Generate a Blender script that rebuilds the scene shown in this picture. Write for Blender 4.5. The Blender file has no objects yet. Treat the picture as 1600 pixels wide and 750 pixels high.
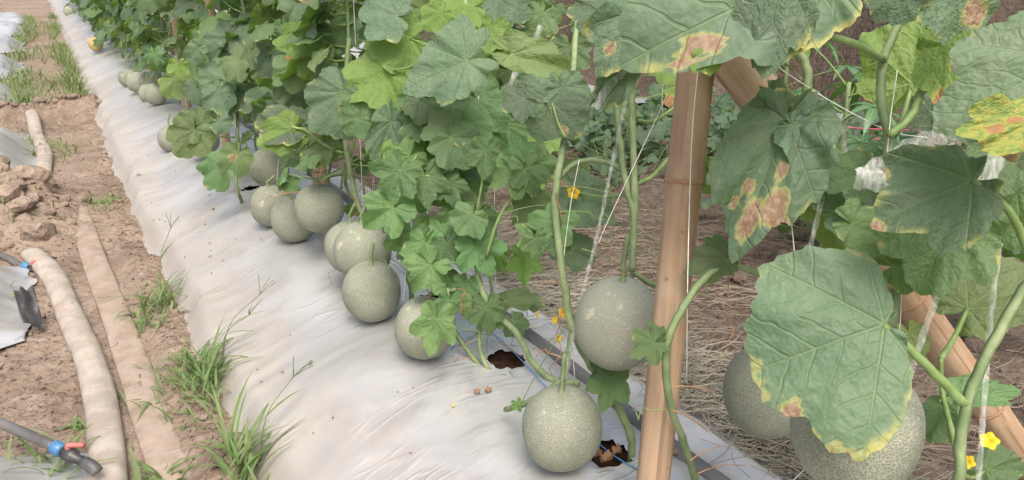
import bpy, math, random
import numpy as np
from mathutils import Vector, Matrix

# ------------------------------------------------------------------ camera, sky, sun, exposure
SC = bpy.context.scene
COL = SC.collection
H = 1.13
PITCH, YAW, FPX = math.radians(20), math.radians(30.4), 1200.0
cam_d = bpy.data.cameras.new('camera')
cam_d.sensor_width = 36.0
cam_d.lens = 36.0 * FPX / 1600.0
cam_d.clip_start = 0.02
cam_d.clip_end = 500
cam = bpy.data.objects.new('camera', cam_d)
COL.objects.link(cam)
cam.location = (0, 0, H)
cam.rotation_euler = (math.pi / 2 - PITCH, 0, -YAW)
SC.camera = cam

SUN_EL, SUN_AZ = math.radians(58), math.radians(200)      # azimuth clockwise from +Y
world = bpy.data.worlds.new('World')
SC.world = world
world.use_nodes = True
wn = world.node_tree
bg = wn.nodes['Background']
sky = wn.nodes.new('ShaderNodeTexSky')
sky.sky_type = 'NISHITA'
sky.sun_disc = False
sky.sun_elevation = SUN_EL
sky.sun_rotation = SUN_AZ
sky.air_density = 1.0
sky.dust_density = 8.0
sky.ozone_density = 0.3
wn.links.new(sky.outputs[0], bg.inputs[0])
bg.inputs[1].default_value = 0.15
sun_d = bpy.data.lights.new('sun', 'SUN')
sun_d.energy = 1.5
sun_d.angle = math.radians(34)
sun_d.color = (1.0, 0.97, 0.92)
sun = bpy.data.objects.new('sun', sun_d)
COL.objects.link(sun)
sdir = Vector((math.sin(SUN_AZ) * math.cos(SUN_EL), math.cos(SUN_AZ) * math.cos(SUN_EL), math.sin(SUN_EL)))
sun.rotation_euler = sdir.to_track_quat('Z', 'Y').to_euler()
SC.view_settings.view_transform = 'Standard'
SC.view_settings.look = 'None'
SC.view_settings.gamma = 1.0
SC.view_settings.use_curve_mapping = False
SC.view_settings.exposure = 0.74
SC.render.engine = 'CYCLES'
SC.cycles.use_denoising = True
SC.cycles.max_bounces = 8
SC.cycles.transmission_bounces = 4
SC.cycles.transparent_max_bounces = 6

# ------------------------------------------------------------------ helpers
RND = random.Random(7)
NPR = np.random.default_rng(11)
FW = Vector((math.sin(YAW) * math.cos(PITCH), math.cos(YAW) * math.cos(PITCH), -math.sin(PITCH)))
RT = Vector((math.cos(YAW), -math.sin(YAW), 0))
UP = RT.cross(FW)
CAM = Vector((0, 0, H))
Z = Vector((0, 0, 1))


def ray(px, py):
    return FW + RT * ((px - 800) / FPX) + UP * ((375 - py) / FPX)


def at(px, py, d):            # world point seen at that spot of the photograph, d metres deep
    return CAM + ray(px, py) * d


def on(px, py, z):            # world point on the level z
    r = ray(px, py)
    return CAM + r * ((z - H) / r.z)


def _hash(ix, iy, s):
    n = (ix * 374761393 + iy * 668265263 + s * 974711) & 0x7fffffff
    n = ((n ^ (n >> 13)) * 1274126177) & 0x7fffffff
    return ((n ^ (n >> 16)) & 0xffff) / 65535.0


def vn(x, y, s=0):            # smooth value noise, -1..1
    x = np.asarray(x, float)
    y = np.asarray(y, float)
    ix = np.floor(x).astype(np.int64)
    iy = np.floor(y).astype(np.int64)
    fx, fy = x - ix, y - iy
    fx = fx * fx * (3 - 2 * fx)
    fy = fy * fy * (3 - 2 * fy)
    a, b = _hash(ix, iy, s), _hash(ix + 1, iy, s)
    c, d = _hash(ix, iy + 1, s), _hash(ix + 1, iy + 1, s)
    return ((a + (b - a) * fx) * (1 - fy) + (c + (d - c) * fx) * fy) * 2 - 1


def fbm(x, y, s=0, o=4):
    t, a = 0, 1.0
    for k in range(o):
        t = t + a * vn(x * 2 ** k, y * 2 ** k, s + k * 17)
        a *= 0.5
    return t / 1.9


def sstep(a, b, x):
    t = np.clip((np.asarray(x, float) - a) / (b - a), 0, 1)
    return t * t * (3 - 2 * t)


def mesh(name, verts, faces, mat=None, smooth=True):
    me = bpy.data.meshes.new(name)
    me.from_pydata([tuple(v) for v in verts], [], faces)
    if smooth:
        me.polygons.foreach_set('use_smooth', [True] * len(me.polygons))
    if mat:
        me.materials.append(mat)
    me.update()
    return me


def link(name, data, parent=None, loc=None, mw=None):
    o = bpy.data.objects.new(name, data)
    COL.objects.link(o)
    if parent is not None:
        o.parent = parent
    if mw is not None:
        o.matrix_basis = mw
    elif loc is not None:
        o.location = loc
    return o


def tag(o, label, cat, group=None):
    o['label'] = label
    o['category'] = cat
    if group:
        o['group'] = group
    return o


def empty(name, loc, label, cat, group=None):
    o = link(name, None, loc=loc)
    o.empty_display_size = 0.05
    return tag(o, label, cat, group)


def structure(o, kind='structure'):
    o['kind'] = kind
    return o


ORD = 'first second third fourth fifth sixth seventh eighth ninth tenth eleventh twelfth thirteenth fourteenth fifteenth sixteenth seventeenth eighteenth nineteenth'.split()
TENS = ['', '', 'twenty', 'thirty', 'forty', 'fifty', 'sixty', 'seventy', 'eighty', 'ninety']


def ordinal(n):
    if n <= 19:
        return ORD[n - 1]
    t, u = divmod(n, 10)
    return TENS[t][:-1] + 'ieth' if u == 0 else TENS[t] + '-' + ORD[u - 1]


def smooth_path(pts, n=6):
    pts = [Vector(p) for p in pts]
    if len(pts) < 3:
        return [pts[0].lerp(pts[-1], k / n) for k in range(n + 1)]
    out = []
    P = [pts[0] * 2 - pts[1]] + pts + [pts[-1] * 2 - pts[-2]]
    for i in range(1, len(P) - 2):
        a, b, c, d = P[i - 1:i + 3]
        for k in range(n):
            t = k / n
            out.append(0.5 * ((2 * b) + (c - a) * t + (2 * a - 5 * b + 4 * c - d) * t * t + (3 * b - a - 3 * c + d) * t ** 3))
    out.append(pts[-1])
    return out


def tube_vf(path, rad, sides=6, cap=True, flat=None, rib=0.0):
    """swept tube; rad = number or per-point list; flat=(width,height) factors; rib = lengthwise ridges"""
    n = len(path)
    if not hasattr(rad, '__len__'):
        rad = [rad] * n
    vs, fs = [], []
    t = (path[1] - path[0]).normalized()
    ref = Z if abs(t.z) < 0.9 else Vector((1, 0, 0))
    u = t.cross(ref).normalized()
    for i, p in enumerate(path):
        t = (path[min(i + 1, n - 1)] - path[max(i - 1, 0)])
        t = t.normalized() if t.length > 1e-9 else Vector((0, 0, 1))
        u = (u - t * u.dot(t))
        u = u.normalized() if u.length > 1e-6 else t.orthogonal().normalized()
        if flat:
            u = t.cross(Z).normalized()
        w = u.cross(t).normalized()
        for k in range(sides):
            a = 2 * math.pi * k / sides
            r = rad[i] * (1 + (rib if k % 2 else -rib))
            fx, fy = flat if flat else (1, 1)
            vs.append(p + u * math.cos(a) * r * fx + w * math.sin(a) * r * fy)
    for i in range(n - 1):
        for k in range(sides):
            k2 = (k + 1) % sides
            fs.append((i * sides + k, i * sides + k2, (i + 1) * sides + k2, (i + 1) * sides + k))
    if cap:
        fs.append(tuple(range(sides))[::-1])
        fs.append(tuple((n - 1) * sides + k for k in range(sides)))
    return vs, fs


class MB:
    def __init__(self):
        self.v, self.f = [], []

    def add(self, vs, fs):
        b = len(self.v)
        self.v += [tuple(v) for v in vs]
        self.f += [tuple(i + b for i in f) for f in fs]
        return self

    def tube(self, path, rad, sides=6, **k):
        return self.add(*tube_vf(path, rad, sides, **k))

    def build(self, name, mat, parent=None, origin=None, smooth=True):
        o = Vector(origin) if origin is not None else Vector((0, 0, 0))
        me = mesh(name, [Vector(v) - o for v in self.v], self.f, mat, smooth)
        return link(name, me, parent, None if (parent is not None or origin is None) else origin)


# ------------------------------------------------------------------ materials
class NT:
    def __init__(self, name):
        self.m = bpy.data.materials.new(name)
        self.m.use_nodes = True
        self.t = self.m.node_tree
        self.t.nodes.clear()
        self.out = self.n('ShaderNodeOutputMaterial')

    def n(self, typ, **kw):
        x = self.t.nodes.new(typ)
        for k, v in kw.items():
            setattr(x, k, v)
        return x

    def set(self, sock, val):
        if hasattr(val, 'is_output'):
            self.t.links.new(val, sock)
        elif isinstance(val, tuple) and len(val) == 3 and sock.type == 'RGBA':
            sock.default_value = (*val, 1)
        else:
            sock.default_value = val

    def math(self, op, a, b=0.0, c=0.0, clamp=False):
        x = self.n('ShaderNodeMath', operation=op, use_clamp=clamp)
        for s, v in zip(x.inputs, (a, b, c)):
            self.set(s, v)
        return x.outputs[0]

    def mix(self, f, a, b, blend='MIX'):
        x = self.n('ShaderNodeMix', data_type='RGBA', blend_type=blend)
        self.set(x.inputs[0], f)
        self.set(x.inputs[6], a)
        self.set(x.inputs[7], b)
        return x.outputs[2]

    def ramp(self, v, lo, hi, a=0.0, b=1.0, smooth=True):
        x = self.n('ShaderNodeMapRange', interpolation_type='SMOOTHSTEP' if smooth else 'LINEAR')
        for i, q in enumerate((v, lo, hi, a, b)):
            self.set(x.inputs[i], q)
        return x.outputs[0]

    def coord(self, which='Object'):
        return self.n('ShaderNodeTexCoord').outputs[which]

    def scale(self, v, s):
        x = self.n('ShaderNodeMapping')
        self.t.links.new(v, x.inputs[0])
        x.inputs['Scale'].default_value = s if isinstance(s, tuple) else (s, s, s)
        return x.outputs[0]

    def noise(self, v, s, d=3.0, r=0.55, w=None, dist=0.0):
        x = self.n('ShaderNodeTexNoise')
        if w is not None:
            x.noise_dimensions = '4D'
            self.set(x.inputs['W'], w)
        self.t.links.new(v, x.inputs['Vector'])
        x.inputs['Scale'].default_value = s
        x.inputs['Detail'].default_value = d
        x.inputs['Roughness'].default_value = r
        x.inputs['Distortion'].default_value = dist
        return x.outputs['Fac']

    def voro(self, v, s, feat='F1', out=0, rnd=1.0):
        x = self.n('ShaderNodeTexVoronoi', feature=feat)
        self.t.links.new(v, x.inputs['Vector'])
        x.inputs['Scale'].default_value = s
        x.inputs['Randomness'].default_value = rnd
        return x.outputs[out]

    def bump(self, h, strength, dist, normal=None):
        x = self.n('ShaderNodeBump')
        self.set(x.inputs['Strength'], strength)
        self.set(x.inputs['Distance'], dist)
        self.set(x.inputs['Height'], h)
        if normal is not None:
            self.set(x.inputs['Normal'], normal)
        return x.outputs[0]

    def rnd(self):
        return self.n('ShaderNodeObjectInfo').outputs['Random']

    def bsdf(self, col, rough=0.6, normal=None, metal=0.0, spec=0.5, **kw):
        x = self.n('ShaderNodeBsdfPrincipled')
        self.set(x.inputs['Base Color'], col)
        self.set(x.inputs['Roughness'], rough)
        self.set(x.inputs['Metallic'], metal)
        self.set(x.inputs['Specular IOR Level'], spec)
        if normal is not None:
            self.set(x.inputs['Normal'], normal)
        for k, v in kw.items():
            self.set(x.inputs[k.replace('_', ' ')], v)
        return x.outputs[0]

    def done(self, sh):
        self.t.links.new(sh, self.out.inputs[0])
        return self.m

    def mixs(self, f, a, b):
        x = self.n('ShaderNodeMixShader')
        self.set(x.inputs[0], f)
        self.t.links.new(a, x.inputs[1])
        self.t.links.new(b, x.inputs[2])
        return x.outputs[0]


def leaf_mat(name, c1, c2, under, vein, trans, yellow=0.5, spotty=0.5, rough=0.55):
    t = NT(name)
    uv = t.n('ShaderNodeUVMap', uv_map='vein').outputs[0]
    sx = t.n('ShaderNodeSeparateXYZ')
    t.t.links.new(uv, sx.inputs[0])
    s, q = sx.outputs[0], sx.outputs[1]
    ob = t.coord()
    r = t.rnd()
    w = t.math('MULTIPLY', r, 57.0)
    rim = t.n('ShaderNodeAttribute', attribute_name='rim').outputs['Fac']
    spot = t.n('ShaderNodeAttribute', attribute_name='spot').outputs['Fac']
    big = t.noise(ob, 2.2, 3, 0.55, w)
    fine = t.noise(ob, 16, 3, 0.6, w)
    col = t.mix(t.ramp(big, 0.32, 0.68), c1, c2)
    hs = t.n('ShaderNodeHueSaturation')
    t.set(hs.inputs['Hue'], t.math('MULTIPLY_ADD', r, 0.06, 0.462))
    t.set(hs.inputs['Value'], t.math('MULTIPLY_ADD', t.math('FRACT', t.math('MULTIPLY', r, 7.31)), 0.70, 0.48))
    t.set(hs.inputs['Color'], col)
    col = t.mix(t.math('MULTIPLY', fine, 0.34), hs.outputs[0], (0.27, 0.33, 0.26))       # dust and hairs
    # veins
    wid = t.math('MULTIPLY_ADD', s, -0.013, 0.019)
    main = t.ramp(t.math('DIVIDE', q, t.math('MAXIMUM', wid, 0.006)), 0.35, 1.0, 1.0, 0.0)
    bend = t.math('MULTIPLY_ADD', t.noise(ob, 5, 1, 0.5, w), 0.14, -0.07)
    ph = t.math('FRACT', t.math('MULTIPLY', t.math('ADD', t.math('SUBTRACT', s, t.math('MULTIPLY', q, 0.8)), bend), 5.5))
    dist2 = t.math('ABSOLUTE', t.math('SUBTRACT', ph, 0.5))
    sec = t.math('MULTIPLY', t.ramp(dist2, 0.03, 0.085, 1.0, 0.0), 0.6)
    veins = t.math('MAXIMUM', main, sec)
    col = t.mix(t.math('MULTIPLY', t.math('MAXIMUM', main, t.math('MULTIPLY', sec, 0.8)), 0.45), col, vein)
    # yellowing rims and dry brown patches that belong to the leaf
    yn = t.noise(ob, 2.6, 2, 0.5, t.math('ADD', w, 9.0))
    ym = t.math('MULTIPLY', t.ramp(t.math('ADD', rim, t.math('MULTIPLY_ADD', fine, 0.16, -0.08)), 0.84, 1.0), t.ramp(yn, 0.66 - 0.13 * yellow, 0.76 - 0.12 * yellow))
    bn = t.noise(ob, 3.4, 3, 0.6, t.math('ADD', w, 21.0))
    bm = t.ramp(bn, 0.80 - 0.11 * spotty, 0.83 - 0.11 * spotty)
    sp = t.math('ADD', spot, t.math('MULTIPLY_ADD', t.noise(ob, 9, 3, 0.6, w), 0.7, -0.35))
    ym = t.math('MAXIMUM', ym, t.math('MAXIMUM', t.ramp(bn, 0.755 - 0.11 * spotty, 0.82 - 0.11 * spotty, 0, 0.8), t.ramp(sp, 0.32, 0.47, 0, 0.65)))
    bm = t.math('MAXIMUM', bm, t.ramp(sp, 0.46, 0.60))
    col = t.mix(ym, col, t.mix(fine, (0.36, 0.37, 0.10), (0.46, 0.45, 0.19)))
    col = t.mix(bm, col, t.mix(t.ramp(fine, 0.35, 0.65), (0.24, 0.155, 0.095), (0.37, 0.28, 0.20)))
    back = t.n('ShaderNodeNewGeometry').outputs['Backfacing']
    ucol = t.mix(t.math('MULTIPLY', t.math('MAXIMUM', main, sec), 0.6), under, vein)
    ucol = t.mix(ym, ucol, (0.42, 0.40, 0.10))
    ucol = t.mix(bm, ucol, (0.36, 0.20, 0.09))
    colf = t.mix(back, col, ucol)
    puck = t.noise(ob, 8, 2, 0.5, w)
    hgt = t.math('SUBTRACT', t.math('ADD', t.math('MULTIPLY', fine, 0.22), t.math('MULTIPLY', puck, 0.45)), t.math('MULTIPLY', veins, 0.55))
    nb = t.bump(hgt, 0.42, 0.03)
    b = t.bsdf(colf, rough, nb, spec=0.35)
    tr = t.n('ShaderNodeBsdfTranslucent')
    t.set(tr.inputs[0], t.mix(bm, t.mix(ym, trans, (0.5, 0.45, 0.08)), (0.35, 0.16, 0.05)))
    return t.done(t.mixs(0.32, b, tr.outputs[0]))


M = {}
M['leaf_old'] = leaf_mat('melon_leaf_dusty', (0.074, 0.146, 0.080), (0.125, 0.205, 0.122), (0.135, 0.205, 0.070), (0.21, 0.29, 0.15), (0.20, 0.36, 0.04), 0.75, 0.5)
M['leaf_mid'] = leaf_mat('melon_leaf_green', (0.070, 0.148, 0.048), (0.112, 0.202, 0.078), (0.15, 0.24, 0.06), (0.22, 0.32, 0.12), (0.24, 0.44, 0.04), 0.55, 0.2)
M['leaf_young'] = leaf_mat('melon_leaf_young', (0.058, 0.152, 0.040), (0.098, 0.212, 0.064), (0.14, 0.25, 0.06), (0.20, 0.34, 0.10), (0.24, 0.46, 0.04), 0.0, 0.0)
M['leaf_backlit'] = leaf_mat('melon_leaf_backlit_lime', (0.120, 0.205, 0.060), (0.160, 0.250, 0.08), (0.150, 0.24, 0.065), (0.25, 0.34, 0.14), (0.36, 0.52, 0.05), 0.1, 0.1)  # leaf green lightened to lime: light from behind the blade painted into the colour
M['leaf_bg'] = leaf_mat('ground_vine_leaf', (0.040, 0.095, 0.045), (0.070, 0.140, 0.065), (0.10, 0.17, 0.07), (0.13, 0.21, 0.10), (0.14, 0.28, 0.04), 0.2, 0.0)


def simple(name, c1, c2, sc=8, rough=0.7, bump=0.3, bd=0.004, spec=0.3, stretch=None, metal=0.0, trans=None):
    t = NT(name)
    ob = t.coord()
    if stretch:
        ob = t.scale(ob, stretch)
    n = t.noise(ob, sc, 4, 0.6)
    col = t.mix(t.ramp(n, 0.3, 0.7), c1, c2)
    b = t.bsdf(col, rough, t.bump(n, bump, bd) if bump else None, metal, spec)
    if trans:
        tr = t.n('ShaderNodeBsdfTranslucent')
        t.set(tr.inputs[0], trans)
        b = t.mixs(0.3, b, tr.outputs[0])
    return t.done(b)


M['stem'] = simple('vine_stem', (0.13, 0.19, 0.085), (0.23, 0.29, 0.15), 30, 0.55, 0.2, 0.002)
M['petiole'] = simple('petiole', (0.13, 0.20, 0.065), (0.20, 0.29, 0.11), 40, 0.5, 0.1, 0.001)
M['dry'] = simple('dry_tendril', (0.26, 0.13, 0.06), (0.42, 0.26, 0.14), 30, 0.8)
M['dry_leaf'] = simple('dry_leaf', (0.19, 0.11, 0.06), (0.34, 0.22, 0.13), 40, 0.8)
M['petal'] = simple('yellow_petal', (0.80, 0.50, 0.02), (0.85, 0.62, 0.04), 30, 0.5, 0, trans=(0.8, 0.6, 0.05))
M['grass'] = simple('grass_blade', (0.09, 0.165, 0.05), (0.16, 0.25, 0.095), 14, 0.5, 0.0, trans=(0.25, 0.42, 0.06))
M['grass_dull'] = simple('grass_blade_dull', (0.12, 0.17, 0.075), (0.22, 0.26, 0.13), 14, 0.6, 0.0, trans=(0.25, 0.34, 0.08))
M['straw'] = simple('dry_straw', (0.115, 0.094, 0.072), (0.225, 0.19, 0.152), 3, 0.75, 0)
M['straw_grey'] = simple('weathered_straw', (0.15, 0.142, 0.112), (0.30, 0.285, 0.235), 3, 0.75, 0)
M['twine'] = simple('white_twine', (0.62, 0.63, 0.60), (0.80, 0.80, 0.77), 60, 0.5, 0.2, 0.001)
M['twine_old'] = simple('weathered_twine', (0.33, 0.29, 0.24), (0.52, 0.48, 0.42), 60, 0.6)
M['twine_blue'] = simple('blue_twine', (0.04, 0.19, 0.44), (0.08, 0.30, 0.58), 60, 0.5)
M['twine_pink'] = simple('pink_twine', (0.33, 0.05, 0.11), (0.45, 0.09, 0.17), 60, 0.6)
M['black_plastic'] = simple('black_plastic', (0.022, 0.023, 0.026), (0.055, 0.055, 0.058), 12, 0.42, 0.1, 0.002, 0.5)
M['black_dusty'] = simple('dusty_black_plastic', (0.045, 0.046, 0.050), (0.14, 0.135, 0.13), 9, 0.5, 0.2, 0.003, 0.5, stretch=(1, 0.3, 1))
M['blue_plastic'] = simple('blue_plastic', (0.03, 0.13, 0.29), (0.10, 0.21, 0.34), 20, 0.4, 0.1, 0.001, 0.5)
M['red_plastic'] = simple('red_plastic', (0.30, 0.07, 0.07), (0.38, 0.16, 0.14), 20, 0.45, 0.1, 0.001, 0.5)
M['pit'] = simple('moist_dark_soil', (0.030, 0.017, 0.011), (0.075, 0.042, 0.028), 30, 0.95, 1.0, 0.01, 0.1)


def soil_mat(name, c1, c2, c3, grain=1.0):
    t = NT(name)
    ob = t.n('ShaderNodeNewGeometry').outputs['Position']
    a = t.noise(ob, 1.3, 5, 0.6)
    b = t.noise(ob, 11, 5, 0.65)
    v = t.voro(ob, 26, 'F1')
    f = t.noise(ob, 95, 3, 0.7)
    col = t.mix(t.ramp(a, 0.36, 0.64), c1, c2)
    col = t.mix(t.ramp(b, 0.40, 0.72, 0, 0.75), col, c3)
    col = t.mix(t.ramp(f, 0.3, 0.75, 0.0, 0.35), col, t.mix(0.5, c1, (0.08, 0.05, 0.035)))
    h = t.math('ADD', t.math('MULTIPLY', b, 1.0), t.math('ADD', t.math('MULTIPLY', v, -0.5), t.math('MULTIPLY', f, 0.35)))
    return t.done(t.bsdf(col, 0.95, t.bump(h, 0.8, 0.03 * grain), spec=0.12))


M['soil'] = soil_mat('dry_tan_soil', (0.195, 0.152, 0.118), (0.295, 0.235, 0.187), (0.345, 0.282, 0.23))
M['soil_dark'] = soil_mat('dark_tilled_soil', (0.095, 0.074, 0.060), (0.145, 0.116, 0.096), (0.18, 0.148, 0.126))
M['soil_bank'] = soil_mat('dark_bank_soil', (0.090, 0.062, 0.046), (0.15, 0.105, 0.078), (0.18, 0.13, 0.10))

# ground: tan in the furrow on the left, darker tilled soil right of the bed
t = NT('ground_soil')
ob = t.coord()
sx = t.n('ShaderNodeSeparateXYZ')
t.t.links.new(ob, sx.inputs[0])
a = t.noise(ob, 1.3, 5, 0.6)
b = t.noise(ob, 11, 5, 0.65)
v = t.voro(ob, 30, 'F1')
f = t.noise(ob, 95, 3, 0.7)
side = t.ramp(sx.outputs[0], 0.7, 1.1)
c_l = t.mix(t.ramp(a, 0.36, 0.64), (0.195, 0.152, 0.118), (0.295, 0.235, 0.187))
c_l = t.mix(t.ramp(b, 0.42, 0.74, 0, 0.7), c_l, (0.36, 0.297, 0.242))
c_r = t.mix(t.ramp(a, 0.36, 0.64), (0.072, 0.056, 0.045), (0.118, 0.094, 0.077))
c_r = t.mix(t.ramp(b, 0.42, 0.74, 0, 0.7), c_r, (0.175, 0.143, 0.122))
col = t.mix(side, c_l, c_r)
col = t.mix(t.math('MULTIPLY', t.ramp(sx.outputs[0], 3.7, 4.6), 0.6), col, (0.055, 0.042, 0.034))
col = t.mix(t.ramp(f, 0.3, 0.75, 0, 0.35), col, (0.15, 0.105, 0.075))
h = t.math('ADD', b, t.math('ADD', t.math('MULTIPLY', v, -0.5), t.math('MULTIPLY', f, 0.35)))
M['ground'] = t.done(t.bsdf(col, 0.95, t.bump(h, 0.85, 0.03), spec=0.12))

# silver mulch film: soil film towards the tucked edge, stretch lines across the bed
def film_mat(name, lo, hi, blue, dirtc, dirt_amt):
    t = NT(name)
    ob = t.coord()
    edge = t.n('ShaderNodeAttribute', attribute_name='edge').outputs['Fac']
    n1 = t.noise(ob, 1.6, 4, 0.55)
    n2 = t.noise(ob, 4.5, 4, 0.6, dist=0.4)
    broad = t.noise(t.scale(ob, (2.0, 4.0, 2.0)), 1.5, 1, 0.4, dist=0.3)
    n4 = t.noise(ob, 42, 4, 0.65)
    # fine scuffs across the bed, only in patches
    scuff = t.noise(t.scale(ob, (10, 46, 10)), 1.0, 2, 0.5, dist=0.3)
    where = t.ramp(t.noise(ob, 2.6, 2, 0.5), 0.50, 0.66)
    sc = t.math('MULTIPLY', t.ramp(scuff, 0.52, 0.68), where)
    crease = t.noise(t.scale(ob, (2.5, 13, 2.5)), 1.3, 1, 0.5, dist=0.5)
    cr = t.ramp(t.math('ABSOLUTE', t.math('SUBTRACT', crease, 0.5)), 0.0, 0.05, 1.0, 0.0)
    cr = t.math('MULTIPLY', cr, t.ramp(t.noise(ob, 3.4, 2, 0.5), 0.45, 0.6))
    col = t.mix(t.ramp(n1, 0.36, 0.64), lo, hi)
    col = t.mix(t.ramp(n2, 0.45, 0.70, 0, 0.8), col, blue)
    dirt = t.math('MULTIPLY', t.ramp(t.math('ADD', edge, t.math('MULTIPLY_ADD', n2, 1.1, -0.55)), 0.25, 0.95), t.ramp(n4, 0.25, 0.65, 0.5, 1.0))
    col = t.mix(t.math('MULTIPLY', dirt, dirt_amt), col, dirtc)
    spk = t.math('MULTIPLY', t.ramp(t.noise(ob, 5, 4, 0.6), 0.57, 0.70), t.ramp(n4, 0.42, 0.6))
    col = t.mix(t.math('MULTIPLY', spk, 0.45), col, (0.47, 0.36, 0.28))
    col = t.mix(t.math('MULTIPLY', sc, 0.30), col, (0.25, 0.26, 0.27))
    hh = t.math('ADD', t.math('MULTIPLY', broad, 1.3), t.math('ADD', t.math('MULTIPLY', sc, -0.05), t.math('MULTIPLY', cr, 0.2)))
    nb = t.bump(hh, 0.38, 0.02)
    return t.done(t.bsdf(col, t.ramp(dirt, 0, 1, 0.29, 0.62), nb, 0.33, 0.5))


M['film'] = film_mat('silver_mulch_film', (0.395, 0.402, 0.395), (0.515, 0.517, 0.507), (0.285, 0.297, 0.305), (0.42, 0.375, 0.325), 0.8)
M['film_side'] = film_mat('grey_side_film', (0.40, 0.41, 0.42), (0.54, 0.545, 0.55), (0.30, 0.31, 0.33), (0.46, 0.39, 0.33), 0.4)

t = NT('white_mulch_film')
ob = t.coord()
n1 = t.noise(ob, 2.2, 4, 0.55)
n2 = t.noise(t.scale(ob, (22, 4, 4)), 1.6, 4, 0.6, dist=0.8)
col = t.mix(t.ramp(n1, 0.4, 0.7), (0.50, 0.51, 0.52), (0.60, 0.60, 0.60))
col = t.mix(t.ramp(n2, 0.60, 0.78, 0, 0.6), col, (0.30, 0.28, 0.26))
M['film_white'] = t.done(t.bsdf(col, 0.34, t.bump(n2, 0.7, 0.03), 0.15, 0.5))

t = NT('netted_melon_rind')
ob = t.coord()
r = t.rnd()
dw = t.n('ShaderNodeVectorMath', operation='MULTIPLY_ADD')
nz = t.n('ShaderNodeTexNoise')
t.t.links.new(ob, nz.inputs['Vector'])
nz.inputs['Scale'].default_value = 160
t.t.links.new(nz.outputs['Color'], dw.inputs[0])
dw.inputs[1].default_value = (0.005, 0.005, 0.005)
t.t.links.new(ob, dw.inputs[2])
vv = t.n('ShaderNodeTexVoronoi', feature='DISTANCE_TO_EDGE')
t.t.links.new(dw.outputs[0], vv.inputs['Vector'])
vv.inputs['Scale'].default_value = 235
net = t.ramp(vv.outputs[0], 0.03, 0.20, 1.0, 0.0)
patch = t.noise(ob, 14, 3, 0.55)
net_amt = t.math('MULTIPLY', net, t.ramp(patch, 0.30, 0.58, 0.35, 1.0))
skin = t.mix(t.ramp(patch, 0.35, 0.65), (0.160, 0.182, 0.128), (0.210, 0.235, 0.170))
skin = t.mix(t.math('MULTIPLY', r, 0.7), skin, (0.28, 0.295, 0.235))
cork = (0.345, 0.36, 0.29)
blot = t.math('MULTIPLY', t.ramp(t.noise(ob, 30, 3, 0.6), 0.64, 0.70), 0.6)
col = t.mix(t.math('MULTIPLY', net_amt, 0.85), skin, cork)
col = t.mix(blot, col, (0.52, 0.50, 0.38))
M['rind'] = t.done(t.bsdf(col, 0.62, t.bump(net_amt, 0.65, 0.0016), spec=0.3))
M['rind_yellow'] = simple('ripe_yellow_rind', (0.42, 0.31, 0.11), (0.52, 0.43, 0.20), 40, 0.6, 0.3, 0.002)

t = NT('bamboo_culm')
ob = t.coord('Generated')
n1 = t.noise(t.scale(t.coord(), (30, 30, 2.0)), 2.0, 4, 0.6)
n2 = t.noise(t.coord(), 7, 4, 0.6)
n3 = t.noise(t.coord(), 55, 3, 0.6)
col = t.mix(t.ramp(n1, 0.35, 0.68), (0.285, 0.19, 0.115), (0.40, 0.29, 0.19))
col = t.mix(t.ramp(n2, 0.45, 0.75, 0, 0.6), col, (0.43, 0.34, 0.26))
col = t.mix(t.ramp(n3, 0.66, 0.76, 0, 0.7), col, (0.13, 0.08, 0.05))
col = t.mix(t.ramp(t.noise(t.scale(t.coord(), (1, 1, 0.35)), 14, 4, 0.7), 0.50, 0.72, 0, 0.65), col, (0.22, 0.15, 0.105))
col = t.mix(t.ramp(t.noise(t.scale(t.coord(), (110, 110, 1.6)), 1.0, 2, 0.5), 0.63, 0.72, 0, 0.55), col, (0.15, 0.09, 0.05))
M['bamboo'] = t.done(t.bsdf(col, 0.55, t.bump(n1, 0.25, 0.003), spec=0.35))
M['bamboo_node'] = simple('bamboo_node', (0.22, 0.12, 0.065), (0.38, 0.24, 0.14), 30, 0.65)

t = NT('canvas_layflat_hose')
ob = t.coord()
wv = t.n('ShaderNodeTexWave', wave_type='BANDS', bands_direction='Y')
t.t.links.new(ob, wv.inputs['Vector'])
wv.inputs['Scale'].default_value = 90
wv.inputs['Distortion'].default_value = 1.5
n1 = t.noise(ob, 13, 4, 0.65)
n2 = t.noise(ob, 34, 4, 0.65)
col = t.mix(t.ramp(n1, 0.36, 0.64), (0.30, 0.265, 0.228), (0.39, 0.355, 0.315))
col = t.mix(t.ramp(n2, 0.62, 0.70, 0, 0.6), col, (0.20, 0.18, 0.17))
col = t.mix(t.ramp(t.noise(ob, 22, 4, 0.6), 0.50, 0.66, 0, 0.6), col, (0.33, 0.25, 0.19))
M['hose'] = t.done(t.bsdf(col, 0.85, t.bump(t.math('ADD', t.math('MULTIPLY', wv.outputs['Fac'], 0.3), n2), 0.4, 0.006), spec=0.2))

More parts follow.
